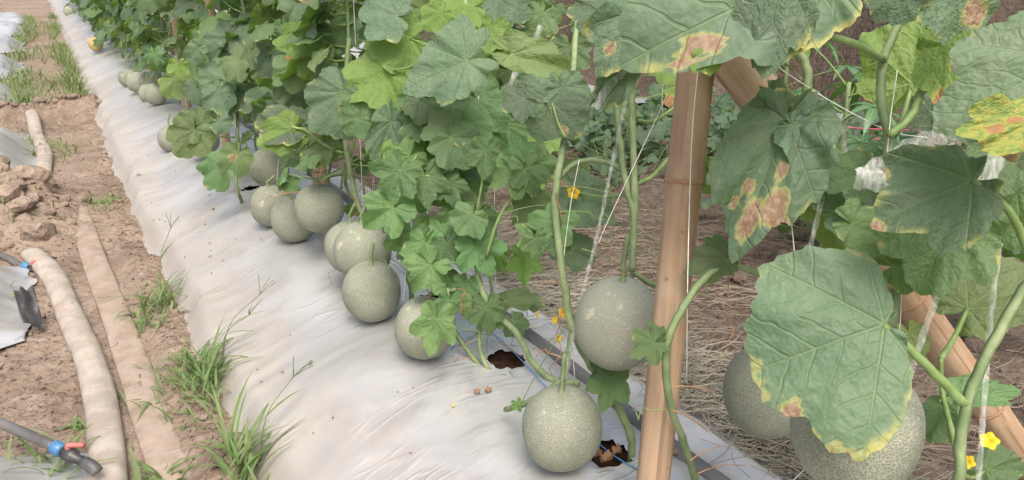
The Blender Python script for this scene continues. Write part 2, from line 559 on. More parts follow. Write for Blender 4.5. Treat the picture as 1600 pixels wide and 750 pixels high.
t = NT('dusty_flat_hose')
ob = t.coord()
wv = t.n('ShaderNodeTexWave', wave_type='BANDS', bands_direction='Y')
t.t.links.new(ob, wv.inputs['Vector'])
wv.inputs['Scale'].default_value = 90
wv.inputs['Distortion'].default_value = 1.5
n1 = t.noise(ob, 13, 4, 0.65)
n2 = t.noise(ob, 34, 4, 0.65)
col = t.mix(t.ramp(n1, 0.36, 0.64), (0.25, 0.20, 0.16), (0.33, 0.275, 0.23))
col = t.mix(t.ramp(n2, 0.62, 0.70, 0, 0.6), col, (0.20, 0.18, 0.17))
col = t.mix(t.ramp(t.noise(ob, 22, 4, 0.6), 0.50, 0.66, 0, 0.6), col, (0.33, 0.25, 0.19))
M['hose_dusty'] = t.done(t.bsdf(col, 0.85, t.bump(t.math('ADD', t.math('MULTIPLY', wv.outputs['Fac'], 0.3), n2), 0.4, 0.006), spec=0.2))

t = NT('clear_plastic_tape')
ob = t.coord()
n1 = t.noise(t.scale(ob, (60, 60, 4)), 3, 3, 0.6)
bb = t.bsdf((0.60, 0.63, 0.62), 0.35, t.bump(n1, 0.4, 0.002), spec=0.6)
tp = t.n('ShaderNodeBsdfTransparent')
M['tape'] = t.done(t.mixs(t.ramp(n1, 0.35, 0.7, 0.85, 0.55), bb, tp.outputs[0]))


# ------------------------------------------------------------------ the setting: ground, beds
def xl(y):                    # left tucked edge of the silver bed
    y = np.asarray(y, float)
    return 0.205 + 0.030 * vn(y * 2.3, 0 * y, 3) + 0.05 * sstep(2.6, 1.6, y) + 0.015 * vn(y * 7, 0 * y, 5)


def bed_z(x, y):              # film surface, metres above the furrow
    x = np.asarray(x, float)
    y = np.asarray(y, float)
    e = xl(y)
    rise = 0.35 * sstep(-0.01, 0.07, x - e) + 0.65 * sstep(-0.08, 0.42, x - e)
    crown = 0.195 + 0.025 * np.exp(-((x - 0.66) / 0.25) ** 2)
    fall = 1 - 0.45 * sstep(0.88, 1.10, x) - 0.5 * sstep(1.14, 1.30, x)
    z = crown * rise * fall
    z = z + 0.020 * vn(y * 1.9, x * 1.1, 8) * sstep(0.02, 0.2, x - e)
    z = z + 0.010 * vn(y * 5.5 + x * 2, x * 2.0, 9) * sstep(0.0, 0.12, x - e) * (1 - 0.6 * sstep(0.5, 0.8, x))
    return np.maximum(z, 0.006)


def grid(name, xs, ys, zfun, mat, extra=None):
    X, Y = np.meshgrid(xs, ys)
    Zz = zfun(X, Y)
    nx, ny = len(xs), len(ys)
    vs = np.stack([X, Y, Zz], -1).reshape(-1, 3)
    i = np.arange(nx * ny).reshape(ny, nx)
    fs = np.stack([i[:-1, :-1], i[:-1, 1:], i[1:, 1:], i[1:, :-1]], -1).reshape(-1, 4)
    return vs, fs


def spaced(segs):
    out = []
    for a, b, s in segs:
        out += list(np.arange(a, b, s))
    out.append(segs[-1][1])
    return np.array(out)


# beds that end at the furrow on the left: (near y, far y, end x)
LEFT_BEDS = [(0.55, 1.95, -0.075), (2.52, 3.42, -0.215), (4.65, 6.25, -0.19), (6.95, 8.45, -0.27), (9.2, 10.9, -0.30), (11.9, 13.6, -0.30), (14.6, 16.4, -0.28), (17.4, 19.2, -0.28)]


def ground_z(x, y):
    z = 0.012 * fbm(x * 3, y * 3, 1) + 0.015 * fbm(x * 13, y * 13, 2, 3) + 0.012 * sstep(0.02, 0.18, np.abs(x + 0.02)) * np.abs(vn(x * 38, y * 38, 7))
    # trodden furrow floor with a rise to the left between the beds
    z = z + 0.05 * sstep(-0.22, -0.62, x) * sstep(2.0, 2.25, y) * sstep(2.75, 2.5, y)
    mound = np.exp(-(((x + 0.31) / 0.25) ** 2 + ((y - 4.02) / 0.42) ** 2))
    z = z + mound * (0.17 + 0.18 * np.abs(fbm(x * 7, y * 7, 6)) + 0.05 * np.abs(fbm(x * 22, y * 22, 4, 2)))
    ridge = np.exp(-(((y - 6.75 - 0.2 * (x - 0.1)) / 0.14) ** 2)) * sstep(-0.8, -0.3, x) * sstep(0.62, 0.34, x)
    z = z + ridge * (0.13 + 0.07 * np.abs(fbm(x * 8, y * 8, 21)))
    z = z + 0.035 * np.exp(-((x - 0.17) / 0.07) ** 2) * (0.5 + 0.5 * vn(y * 6, x * 6, 31))       # crumbs banked against the film
    # right-hand tilled strip
    rgt = sstep(1.25, 1.6, x)
    z = z + rgt * (0.03 + 0.030 * fbm(x * 4, y * 4, 41) + 0.028 * np.abs(fbm(x * 11, y * 11, 43, 3)))
    bank = sstep(4.1, 5.1, x + 0.25 * vn(y * 1.3, 0 * y, 51)) * sstep(14, 9, y)
    z = z + bank * (0.95 + 0.10 * fbm(x * 3, y * 3, 53))
    # soil under the film stays under it
    under = sstep(0.03, 0.08, x - xl(y)) * sstep(1.28, 1.22, x)
    z = z * (1 - under) - 0.05 * under
    return z


xs = spaced([(-60, -8, 6), (-8, -2, 0.6), (-2, -0.9, 0.1), (-0.9, 0.34, 0.012), (0.34, 1.2, 0.08), (1.2, 2.6, 0.022), (2.6, 5.4, 0.06), (5.4, 10, 0.5), (10, 60, 6)])
ys = spaced([(-40, -4, 5), (-4, -0.5, 0.4), (-0.5, 1.0, 0.05), (1.0, 4.6, 0.014), (4.6, 8, 0.03), (8, 14, 0.1), (14, 30, 0.5), (30, 90, 6)])
vs, fs = grid('g', xs, ys, ground_z, None)
me = mesh('soil_ground', vs, fs.tolist(), M['ground'])
ground = structure(link('soil_ground', me))
ground['label'] = 'dry tan soil of the furrow and tilled plot'

# the silver film of the main bed, with planting holes cut in it
HOLES = [(0.83, 1.44, 0.044), (0.815, 1.02, 0.046), (0.63, 3.28, 0.04), (0.83, 1.86, 0.04), (0.82, 2.28, 0.04), (1.06, 0.62, 0.04)]
us = spaced([(0.0, 0.3, 0.010), (0.3, 1.0, 0.0115)])
ys = spaced([(-0.6, 0.6, 0.06), (0.6, 2.6, 0.0125), (2.6, 5, 0.02), (5, 10, 0.05), (10, 27, 0.2)])


def film_z(x, y):
    e = xl(y)
    xx = x
    z = bed_z(x, y)
    near = sstep(9, 4, y)
    g = x - e
    # folds that run across the bed, stronger on the sloping flank
    fl = np.abs(vn(y * 11 + 2.5 * vn(y * 2, x * 2, 12), x * 3.2, 13))
    z = z + 0.0085 * (0.5 - fl) * sstep(0.45, 0.06, g) * sstep(0.0, 0.05, g) * near
    z = z + 0.0030 * vn(y * 8 + x * 6, x * 4 - y, 14) * near
    z = z + 0.0022 * (0.5 - np.abs(vn(x * 30 - y * 14, y * 3, 15))) * near * sstep(0.5, 0.8, x)
    rg = (1 - np.abs(vn(y * 6.5 + 1.5 * vn(y * 1.5, x * 3, 22) - x * 1.2, x * 1.3, 23))) ** 7
    z = z + 0.0045 * rg * near * sstep(0.02, 0.12, g) * (0.4 + 0.6 * sstep(0.75, 0.35, x))
    rg2 = (1 - np.abs(vn(x * 9 - y * 1.7, y * 1.1, 24))) ** 7
    z = z + 0.0032 * rg2 * near * sstep(0.55, 0.8, x)
    for hx, hy, hr in HOLES:
        d = np.hypot(x - hx, y - hy)
        z = z - 0.012 * np.exp(-(d / (hr * 1.3)) ** 2)
        z = z + 0.004 * np.cos(9 * np.arctan2(y - hy, x - hx)) * np.exp(-((d - hr) / 0.05) ** 2)
    return z


vs, fs = grid('f', us, ys, lambda u_, y_: 0 * u_, None)
vs[:, 0] = xl(vs[:, 1]) - 0.006 + vs[:, 0] * (1.325 - xl(vs[:, 1]))
vs[:, 2] = film_z(vs[:, 0], vs[:, 1])
fc = vs[fs].mean(1)
ok = fc[:, 0] > -9
for hx, hy, hr in HOLES:
    d = np.hypot(fc[:, 0] - hx, fc[:, 1] - hy)
    ang = np.arctan2(fc[:, 1] - hy, fc[:, 0] - hx)
    ok &= d > hr * (1 + 0.06 * np.sin(5 * ang + hx * 40))
fs = fs[ok]
for hx, hy, hr in HOLES:      # pull the rim on to a round, slightly ragged outline
    d = np.hypot(vs[:, 0] - hx, vs[:, 1] - hy)
    sel = np.abs(d - hr) < 0.009
    ang = np.arctan2(vs[sel, 1] - hy, vs[sel, 0] - hx)
    rr = hr * (1 + 0.06 * np.sin(5 * ang + hx * 40) + 0.04 * np.sin(11 * ang))
    inner = d[sel] < hr
    rr = np.where(inner, rr, d[sel])
    vs[sel, 0] = hx + np.cos(ang) * rr
    vs[sel, 1] = hy + np.sin(ang) * rr
used = np.unique(fs)
rm = -np.ones(len(vs), int)
rm[used] = np.arange(len(used))
vs, fs = vs[used], rm[fs]
me = mesh('mulch_film', vs, fs.tolist(), M['film'])
at_e = me.attributes.new('edge', 'FLOAT', 'POINT')
at_e.data.foreach_set('value', (1 - np.clip((vs[:, 0] - xl(vs[:, 1])) / 0.55, 0, 1)).astype(np.float32))
film = tag(link('mulch_film', me), 'long silver plastic mulch sheet over the raised bed under the melon row', 'mulch film')
for hx, hy, hr in HOLES:
    mb = MB()
    rings, sd = 6, 18
    zc = float(bed_z(hx, hy))
    vv_, ff_ = [], []
    for i in range(rings + 1):
        k = i / rings
        for j in range(sd):
            a_ = 2 * math.pi * j / sd
            rr = (hr + 0.035) * (1 - k) + 0.006 * RND.random() * (1 - k)
            vv_.append((hx + rr * math.cos(a_), hy + rr * math.sin(a_), zc - 0.022 - 0.055 * math.sin(k * 1.57) + 0.008 * RND.random()))
    for i in range(rings):
        for j in range(sd):
            ff_.append((i * sd + j, i * sd + (j + 1) % sd, (i + 1) * sd + (j + 1) % sd, (i + 1) * sd + j))
    mb.add(vv_, ff_).build('planting_pit', M['pit'], film)


# beds ending at the furrow on the left
def left_bed(i, y0, y1, xe):
    n, m = 46, 54
    vs_, fs_ = [], []
    yc, hw = (y0 + y1) / 2, (y1 - y0) / 2
    for a in range(m + 1):
        dx = (a / m) ** 1.6 * 2.6
        x = xe - dx
        lift = 0.15 * float(sstep(-0.01, 0.20, dx))
        for b in range(n + 1):
            u = -1 + 2 * b / n
            wob = 0.03 * float(vn(u * 4 + i * 9, dx * 3, 61 + i))
            prof = (1 - abs(u) ** 3.0)
            y = yc + u * hw * (0.80 + 0.20 * min(1, dx / 0.25)) if i else yc + u * hw * (0.86 + 0.14 * min(1, dx / 0.2))
            z = 0.02 + lift * prof + 0.010 * float(vn(u * 7 + i, dx * 9, 71)) * prof + 0.004 * float(vn(u * 15 + i, dx * 3, 72)) * prof
            vs_.append((x + wob * (1 if a == 0 else 0.4), y, z))
    for a in range(m):
        for b in range(n):
            k = a * (n + 1) + b
            fs_.append((k, k + 1, k + n + 2, k + n + 1))
    o = link('side_bed_film', mesh('side_bed_film', vs_, fs_, M['film_side']))
    names = ['nearest white plastic film side bed with a black pipe, at the furrow', 'second white plastic film side bed from the front, torn black corner showing']
    lab = names[i] if i < 2 else 'white plastic film side bed, %s from the front along the furrow' % ordinal(i + 1)
    tag(o, lab, 'mulch film', 'plastic covered side beds left of the furrow')
    return o


side_beds = [left_bed(i, *b) for i, b in enumerate(LEFT_BEDS)]
# torn black corner of the second side bed
p0, p1, p2 = on(2, 458, 0.14), on(34, 452, 0.13), on(50, 512, 0.02)
mb = MB()
vs_, fs_ = [], []
for a in range(9):
    for b in range(9):
        u, w = a / 8, b / 8
        q = (p0.lerp(p1, u)).lerp((p0 + (p2 - p1) * 0.85).lerp(p2, u), w)
        q = q + Vector((0.035, -0.02, 0.016 * float(vn(u * 5 + w * 2, w * 4, 3)) + 0.009 * float(vn(u * 13, w * 5, 4)) + 0.015 * (1 - w)))
        vs_.append(q)
for a in range(8):
    for b in range(8):
        fs_.append((a * 9 + b, a * 9 + b + 1, a * 9 + b + 10, a * 9 + b + 9))
fl = mb.add(vs_, fs_).build('torn_black_flap', M['black_plastic'], side_beds[1])

# white film of the next bed to the right
n, m = 20, 120
vs_, fs_ = [], []
for a in range(m + 1):
    y = 4.0 + a * 0.17
    for b in range(n + 1):
        u = b / n
        vs_.append((2.95 + 0.9 * u, y, 0.03 + 0.2 * (1 - abs(2 * u - 1) ** 3) + 0.012 * float(vn(y * 4, u * 5, 81))))
for a in range(m):
    for b in range(n):
        k = a * (n + 1) + b
        fs_.append((k, k + 1, k + n + 2, k + n + 1))
tag(link('mulch_film', mesh('mulch_film', vs_, fs_, M['film_white'])), 'white plastic mulch sheet of the next bed, glimpsed behind the melon row', 'mulch film')


# clods: pieces of the ground
def clod_mesh(k, mat):
    r = random.Random(100 + k)
    import bmesh
    bm = bmesh.new()
    bmesh.ops.create_icosphere(bm, subdivisions=2, radius=1.0)
    sx_, sy_, sz_ = 1, r.uniform(0.65, 0.95), r.uniform(0.5, 0.75)
    planes = [(Vector((r.gauss(0, 1), r.gauss(0, 1), r.gauss(0, 1))).normalized(), r.uniform(0.6, 0.9)) for _ in range(6)]
    for v_ in bm.verts:
        p = v_.co.copy()
        for nn, dd in planes:
            e_ = p.dot(nn) - dd
            if e_ > 0:
                p -= nn * e_ * 0.85
        p *= 1 + 0.10 * r.uniform(-1, 1)
        v_.co = Vector((p.x * sx_, p.y * sy_, p.z * sz_))
    m_ = bpy.data.meshes.new('clod')
    bm.to_mesh(m_)
    bm.free()
    m_.materials.append(mat)
    return m_


CL_T = [clod_mesh(k, M['soil']) for k in range(5)]
CL_D = [clod_mesh(k + 5, M['soil_dark']) for k in range(5)]
nclod = 0


def clod(x, y, s, kinds, sink=0.3):
    z = float(ground_z(np.array([x]), np.array([y]))[0])
    mw = Matrix.Translation((x, y, z + s * (0.5 - sink))) @ Matrix.Rotation(RND.uniform(0, 6.3), 4, 'Z') @ Matrix.Rotation(RND.uniform(-0.6, 0.6), 4, 'X') @ Matrix.Diagonal((s, s, s, 1))
    link('clod', RND.choice(kinds), ground, mw=mw)


for _ in range(110):          # mound between the side beds
    clod(RND.gauss(-0.29, 0.13), RND.gauss(4.0, 0.27), RND.choice([0.012, 0.018, 0.025, 0.03, 0.04, 0.055, 0.075]), CL_T, 0.45)
for _ in range(24):
    clod(RND.uniform(-0.45, 0.36), 6.75 + RND.gauss(0, 0.09), RND.uniform(0.025, 0.06), CL_T)
for _ in range(60):
    y = RND.uniform(1.6, 5)
    clod(RND.choice([RND.uniform(-0.5, -0.12), float(xl(y)) - abs(RND.gauss(0, 0.05)) - 0.01]), y, RND.uniform(0.007, 0.018), CL_T)
for _ in range(120):
    clod(RND.uniform(1.55, 3.4), RND.uniform(0.8, 4.6), RND.choice([0.012, 0.018, 0.025, 0.035, 0.05]), CL_D)
for px, py, s in [(1225, 405, 0.075), (1165, 385, 0.055), (1262, 392, 0.05), (965, 345, 0.05), (1190, 425, 0.04)]:
    q = on(px, py, 0.06)
    clod(q.x, q.y, s, CL_D)


vs_, fs_ = [], []
XY = []
for _ in range(7000):
    y_ = 1.4 + 5.5 * RND.random() ** 1.3
    x_ = RND.choice([RND.uniform(-0.6, 0.2), float(xl(y_)) - abs(RND.gauss(0, 0.05)), RND.gauss(-0.2, 0.09)])
    XY.append((x_, y_))
for _ in range(5000):
    XY.append((RND.uniform(1.32, 3.4), RND.uniform(0.7, 4.5)))
GZ = ground_z(np.array([p[0] for p in XY]), np.array([p[1] for p in XY]))
FX = []
for _ in range(70):           # crumbs splashed on to the film, most of them near its edge
    y_ = RND.uniform(0.9, 5.0)
    FX.append((float(xl(y_)) + 0.03 + abs(RND.gauss(0, 0.16)), y_))
FZ = film_z(np.array([p[0] for p in FX]), np.array([p[1] for p in FX]))
XY, GZ = XY + FX, np.concatenate([GZ, FZ])
for (x_, y_), g_ in zip(XY, GZ):
    s_ = RND.uniform(0.002, 0.006) * (1 if RND.random() < 0.85 else 1.9)
    b_ = len(vs_)
    for c_ in ((1, 0, 0), (-0.5, 0.8, 0), (-0.5, -0.8, 0), (0, 0, 1), (0, 0, -0.6)):
        vs_.append((x_ + s_ * (c_[0] + RND.uniform(-0.5, 0.5)), y_ + s_ * (c_[1] + RND.uniform(-0.5, 0.5)), g_ + s_ * (0.3 + c_[2] * 0.8)))
    fs_ += [(b_, b_ + 1, b_ + 3), (b_ + 1, b_ + 2, b_ + 3), (b_ + 2, b_, b_ + 3), (b_ + 1, b_, b_ + 4), (b_ + 2, b_ + 1, b_ + 4), (b_, b_ + 2, b_ + 4)]
cr = structure(link('soil_crumbs', mesh('soil_crumbs', vs_, fs_, M['ground'], False)), 'stuff')
cr['label'] = 'loose crumbs of soil on the furrow and the tilled strip'


# straw litter
def straw(name, n, fx, mat, lmin, lmax, zoff, label):
    vs_, fs_ = [], []
    XY = [fx() for _ in range(n)]
    GZ = ground_z(np.array([p[0] for p in XY]), np.array([p[1] for p in XY]))
    for (x, y), g_ in zip(XY, GZ):
        z = float(g_) if zoff is None else zoff(x, y)
        L = RND.uniform(lmin, lmax)
        a_ = RND.uniform(0, 6.283)
        cv = RND.gauss(0, 1.2)
        tilt = RND.gauss(0.05, 0.16)
        r_ = RND.uniform(0.0006, 0.0014)
        p = Vector((x, y, z + RND.uniform(0.003, 0.022)))
        b0 = len(vs_)
        seg = 4
        for k in range(seg + 1):
            d_ = Vector((math.cos(a_), math.sin(a_), tilt * (1 - k / 2)))
            s_ = Vector((-math.sin(a_), math.cos(a_), 0))
            vs_ += [p + s_ * r_, p - s_ * r_, p + Vector((0, 0, r_ * 1.6))]
            p = p + d_ * (L / seg)
            a_ += cv / seg
        for k in range(seg):
            for j in range(3):
                j2 = (j + 1) % 3
                fs_.append((b0 + k * 3 + j, b0 + k * 3 + j2, b0 + k * 3 + 3 + j2, b0 + k * 3 + 3 + j))
    o = structure(link(name, mesh(name, vs_, fs_, mat, False)), 'stuff')
    tag(o, label, 'straw')


def fx_right():
    while True:
        x, y = 1.25 + abs(RND.gauss(0, 0.75)), RND.uniform(0.5, 6.5)
        if vn(np.array([x * 1.6]), np.array([y * 1.6]), 90)[0] > RND.uniform(-0.7, 0.5):
            return x, y


def fx_edge():
    return 1.245 + RND.gauss(0.07, 0.07), RND.uniform(0.3, 3.2)


straw('straw_litter', 5000, fx_right, M['straw'], 0.05, 0.22, None, 'dry brown straw scattered on the tilled soil right of the bed')
straw('straw_hay', 5200, fx_edge, M['straw_grey'], 0.05, 0.20, lambda x, y: max(0.055, float(bed_z(x, y)) if x < 1.26 else 0.03) + RND.uniform(0, 0.03), 'grey hay piled along the right edge of the silver film')
straw('furrow_debris', 260, lambda: (RND.uniform(-0.35, 0.22), RND.uniform(1.5, 6)), M['straw'], 0.02, 0.08, None, 'small dry stalks lying on the furrow soil')


# ------------------------------------------------------------------ leaves
def leaf_mesh(name, nr, per, kind, seed, cup=0.1, fold=0.12, droop=0.4, sdroop=0.25, wave=0.05, mat=None, spots=(), lobe=None, lens=None):
    r = random.Random(seed)
    if kind == 'young':
        V = [-128, -62, 0, 62, 128]
        base = [0.62, 0.86, 1.0, 0.86, 0.62]
        ld = 0.36 if lobe is None else lobe
        teeth, ta = 22, 0.10
    elif kind == 'ivy':
        V = [-130, -60, 0, 60, 130]
        base = [0.7, 0.85, 1.05, 0.85, 0.7]
        ld = 0.22
        teeth, ta = 20, 0.03
    else:
        V = [-148, -102, -52, 0, 52, 102, 148]
        base = list(lens) if lens else [0.72, 0.86, 0.96, 1.0, 0.96, 0.86, 0.72]
        ld = 0.17 if lobe is None else lobe
        teeth, ta = 36, 0.05
    base = [b_ * r.uniform(0.93, 1.07) for b_ in base]
    V = [v_ + r.uniform(-4, 4) for v_ in V]
    bnd = [-174] + [(V[i] + V[i + 1]) / 2 for i in range(len(V) - 1)] + [174]
    ph = [r.uniform(0, 6.28) for _ in range(6)]

    def margin(th):
        x = np.interp(th, V, base)
        k = min(range(len(V)), key=lambda i: abs(V[i] - th))
        lo, hi = bnd[k], bnd[k + 1]
        u = abs(th - V[k]) / ((hi - V[k]) if th > V[k] else (V[k] - lo))
        x *= 1 - ld * u ** (1.6 if kind != 'young' else 1.2)
        edge = 174 - abs(th)
        x *= 0.16 + 0.84 * float(sstep(0, 24, edge)) ** 0.6
        tt = (th / 360 * teeth) % 1
        x *= 1 - ta * (tt if th > 0 else 1 - tt) + 0.018 * math.sin(th * 0.21 + ph[0]) + 0.045 * float(vn(th * 0.07 + seed, 0.5, 8)) + 0.02 * float(vn(th * 0.3 + seed, 0.5, 9))
        return x

    spokes, sect = [], []
    for k in range(len(V)):
        for a_, b_ in ((bnd[k], V[k]), (V[k], bnd[k + 1])):
            m_ = max(1, int(per * abs(b_ - a_) / 25 + 0.5))
            for j in range(m_):
                spokes.append(a_ + (b_ - a_) * j / m_)
                sect.append(k)
    spokes.append(bnd[-1])
    P = []
    fl = [(0.0, 0.0)]
    rim = [0.0]
    for th in spokes:
        R = margin(th)
        for j in range(1, nr + 1):
            f_ = (j / nr) ** 0.9
            fl.append((R * f_ * math.sin(math.radians(th)), R * f_ * math.cos(math.radians(th))))
            rim.append(f_)

    def bend(x, y, th, f_):
        rho = math.hypot(x, y)
        k = min(range(len(V)), key=lambda i: abs(V[i] - th))
        da = min(1.0, abs(th - V[k]) / 24)
        z = cup * rho * rho + fold * abs(x) * (1 - 0.4 * rho)
        z += 0.045 * rho * math.sin(da * math.pi / 2) * (1 - 0.3 * rho)           # blade puffs up between the main veins
        z += wave * f_ * f_ * (math.sin(math.radians(th) * 5 + ph[1]) + 0.7 * math.sin(math.radians(th) * 9 + ph[2]) + 0.35 * math.sin(math.radians(th) * 17 + ph[3]))
        z += (0.016 if nr > 9 else 0.03) * float(vn(x * 4 + seed, y * 4, 3)) + (0.006 if nr > 9 else 0.011) * float(vn(x * 11 + seed, y * 11, 4))
        if droop:
            a_ = droop * y
            y, z = math.sin(a_) / droop + z * math.sin(a_) * 0.6, z - (1 - math.cos(a_)) / droop
        if sdroop:
            a_ = sdroop * x
            x, z = math.sin(a_) / sdroop, z - (1 - math.cos(a_)) / sdroop
        return (x, y, z)

    vs_ = [bend(0, 0, 0, 0)]
    i = 1
    for th in spokes:
        for j in range(nr):
            x, y = fl[i]
            vs_.append(bend(x, y, th, rim[i]))
            i += 1
    fs_, fsec = [], []
    for q in range(len(spokes) - 1):
        a0, b0 = 1 + q * nr, 1 + (q + 1) * nr
        fs_.append((0, b0, a0))
        fsec.append(sect[q])
        for j in range(nr - 1):
            fs_.append((a0 + j, b0 + j, b0 + j + 1, a0 + j + 1))
            fsec.append(sect[q])
    me = mesh(name, vs_, fs_, mat)
    uv = me.uv_layers.new(name='vein')
    li = 0
    data = []
    for f_, k in zip(fs_, fsec):
        a_ = math.radians(V[k])
        sn, cs = math.sin(a_), math.cos(a_)
        for vi in f_:
            x, y = fl[vi]
            data += [x * sn + y * cs, abs(x * cs - y * sn)]
    uv.data.foreach_set('uv', data)
    ra = me.attributes.new('rim', 'FLOAT', 'POINT')
    ra.data.foreach_set('value', rim)
    if spots:
        sp = []
        for (x, y) in fl:
            s_ = 0
            for q_ in spots:
                sx_, sy_, sr_ = q_[:3]
                s_ = max(s_, min(q_[3] if len(q_) > 3 else 1.0, 1 - math.hypot(x - sx_, y - sy_) / sr_ * 0.5))
            sp.append(max(0, s_))
        aa = me.attributes.new('spot', 'FLOAT', 'POINT')
        aa.data.foreach_set('value', sp)
    return me


def variants(tag_, n, nr, per, kind, mat, seed):
    out = []
    for k in range(n):
        r = random.Random(seed + k)
        out.append(leaf_mesh('leaf_' + tag_, nr, per, kind, seed + k, cup=r.uniform(-0.05, 0.2), fold=r.uniform(0.02, 0.28), droop=r.uniform(0.3, 1.2), sdroop=r.uniform(0.05, 0.9), wave=r.uniform(0.05, 0.115), mat=mat))
    return out


LV = {
    'old': variants('old', 7, 6, 4, 'melon', M['leaf_old'], 200),
    'mid': variants('mid', 6, 6, 4, 'melon', M['leaf_mid'], 230),
    'young': variants('young', 6, 6, 4, 'young', M['leaf_young'], 260),
    'lime': variants('lime', 3, 6, 4, 'melon', M['leaf_backlit'], 290),
    'old_far': variants('old_far', 5, 4, 2, 'melon', M['leaf_old'], 300),
    'mid_far': variants('mid_far', 5, 4, 2, 'melon', M['leaf_mid'], 320),
    'bg': variants('bg', 5, 4, 2, 'ivy', M['leaf_bg'], 340),
}


def frame(axis, normal):
    y = axis.normalized()
    z = (normal - y * normal.dot(y)).normalized()
    x = y.cross(z)
    m = Matrix((x, y, z)).transposed().to_4x4()
    return m


def put_leaf(plant, me, A, axis, normal, size, wf=1.0, name='leaf'):
    base = plant.location
    mw = Matrix.Translation(A - base) @ frame(axis, normal) @ Matrix.Diagonal((size * wf, size, size, 1))
    return link(name, me, plant, mw=mw)


def stem_part(plant, pts, r0, r1, mat='stem', name='stem', sides=7, n=6, rib=0.06, parent=None):
    path = smooth_path(pts, n)
    k = len(path) - 1
    for i in range(1, k):
        path[i] = path[i] + Vector((RND.gauss(0, 1), RND.gauss(0, 1), RND.gauss(0, 1))) * r0 * 0.10
    rad = [r0 + (r1 - r0) * i / k for i in range(k + 1)]
    rad = [q * (1.0 + (0.08 if i % n == 0 and 0 < i < k else 0)) for i, q in enumerate(rad)]
    mb = MB()
    mb.v, mb.f = [], []
    vs_, fs_ = tube_vf(path, rad, sides, rib=rib)
    mb.add([v_ - plant.location for v_ in vs_], fs_)
    return link(name, mesh(name, mb.v, mb.f, M[mat]), plant)


def tendril(plant, p, d, L=0.08, mat='petiole', coil=True):
    path = []
    d = d.normalized()
    u = d.orthogonal().normalized()
    w = d.cross(u)
    for k in range(22):
        f_ = k / 21
        q = p + d * L * f_ + Vector((0, 0, -0.35 * L * f_ * f_))
        if coil and f_ > 0.45:
            a_ = (f_ - 0.45) * 18
            rr = 0.010 * min(1, (f_ - 0.45) * 4)
            q = q + u * math.cos(a_) * rr + w * math.sin(a_) * rr
        path.append(q)
    vs_, fs_ = tube_vf(path, [0.0013 - 0.0006 * k / 21 for k in range(22)], 4)
    return link('tendril', mesh('tendril', [v_ - plant.location for v_ in vs_], fs_, M[mat]), plant)


def petiole(plant, a, b, r=0.0032, sag=0.0, of=None):
    mid = a.lerp(b, 0.5) + Vector((0, 0, sag))
    path = smooth_path([a, mid, b], 4)
    vs_, fs_ = tube_vf(path, [r * (1.25 - 0.4 * i / (len(path) - 1)) for i in range(len(path))], 5)
    o = link('petiole', mesh('petiole', [v_ - plant.location for v_ in vs_], fs_, M['petiole']), of or plant)
    if of is not None:
        o.matrix_parent_inverse = of.matrix_basis.inverted()
    return o


def flower(plant, p, n, s=0.02):
    s *= 0.62
    mb = MB()
    fr = frame(n.orthogonal(), n)
    for k in range(5):
        a_ = 2 * math.pi * k / 5
        vs_, fs_ = [], []
        for i in range(5):
            f_ = i / 4
            w_ = 0.55 * math.sin(math.pi * (0.12 + 0.80 * f_)) * s
            rr, zz = f_ * s * 1.15, 0.35 * s * math.sin(f_ * 2.2)
            for e_ in (-1, 0, 1):
                c = Vector((rr * math.cos(a_) - e_ * w_ * math.sin(a_), rr * math.sin(a_) + e_ * w_ * math.cos(a_), zz + (0.12 * s if e_ == 0 else 0)))
                vs_.append(p - plant.location + fr.to_3x3() @ c)
        for i in range(4):
            for e_ in range(2):
                q = i * 3 + e_
                fs_.append((q, q + 1, q + 4, q + 3))
        mb.add(vs_, fs_)
    return link('flower', mesh('flower', mb.v, mb.f, M['petal']), plant)


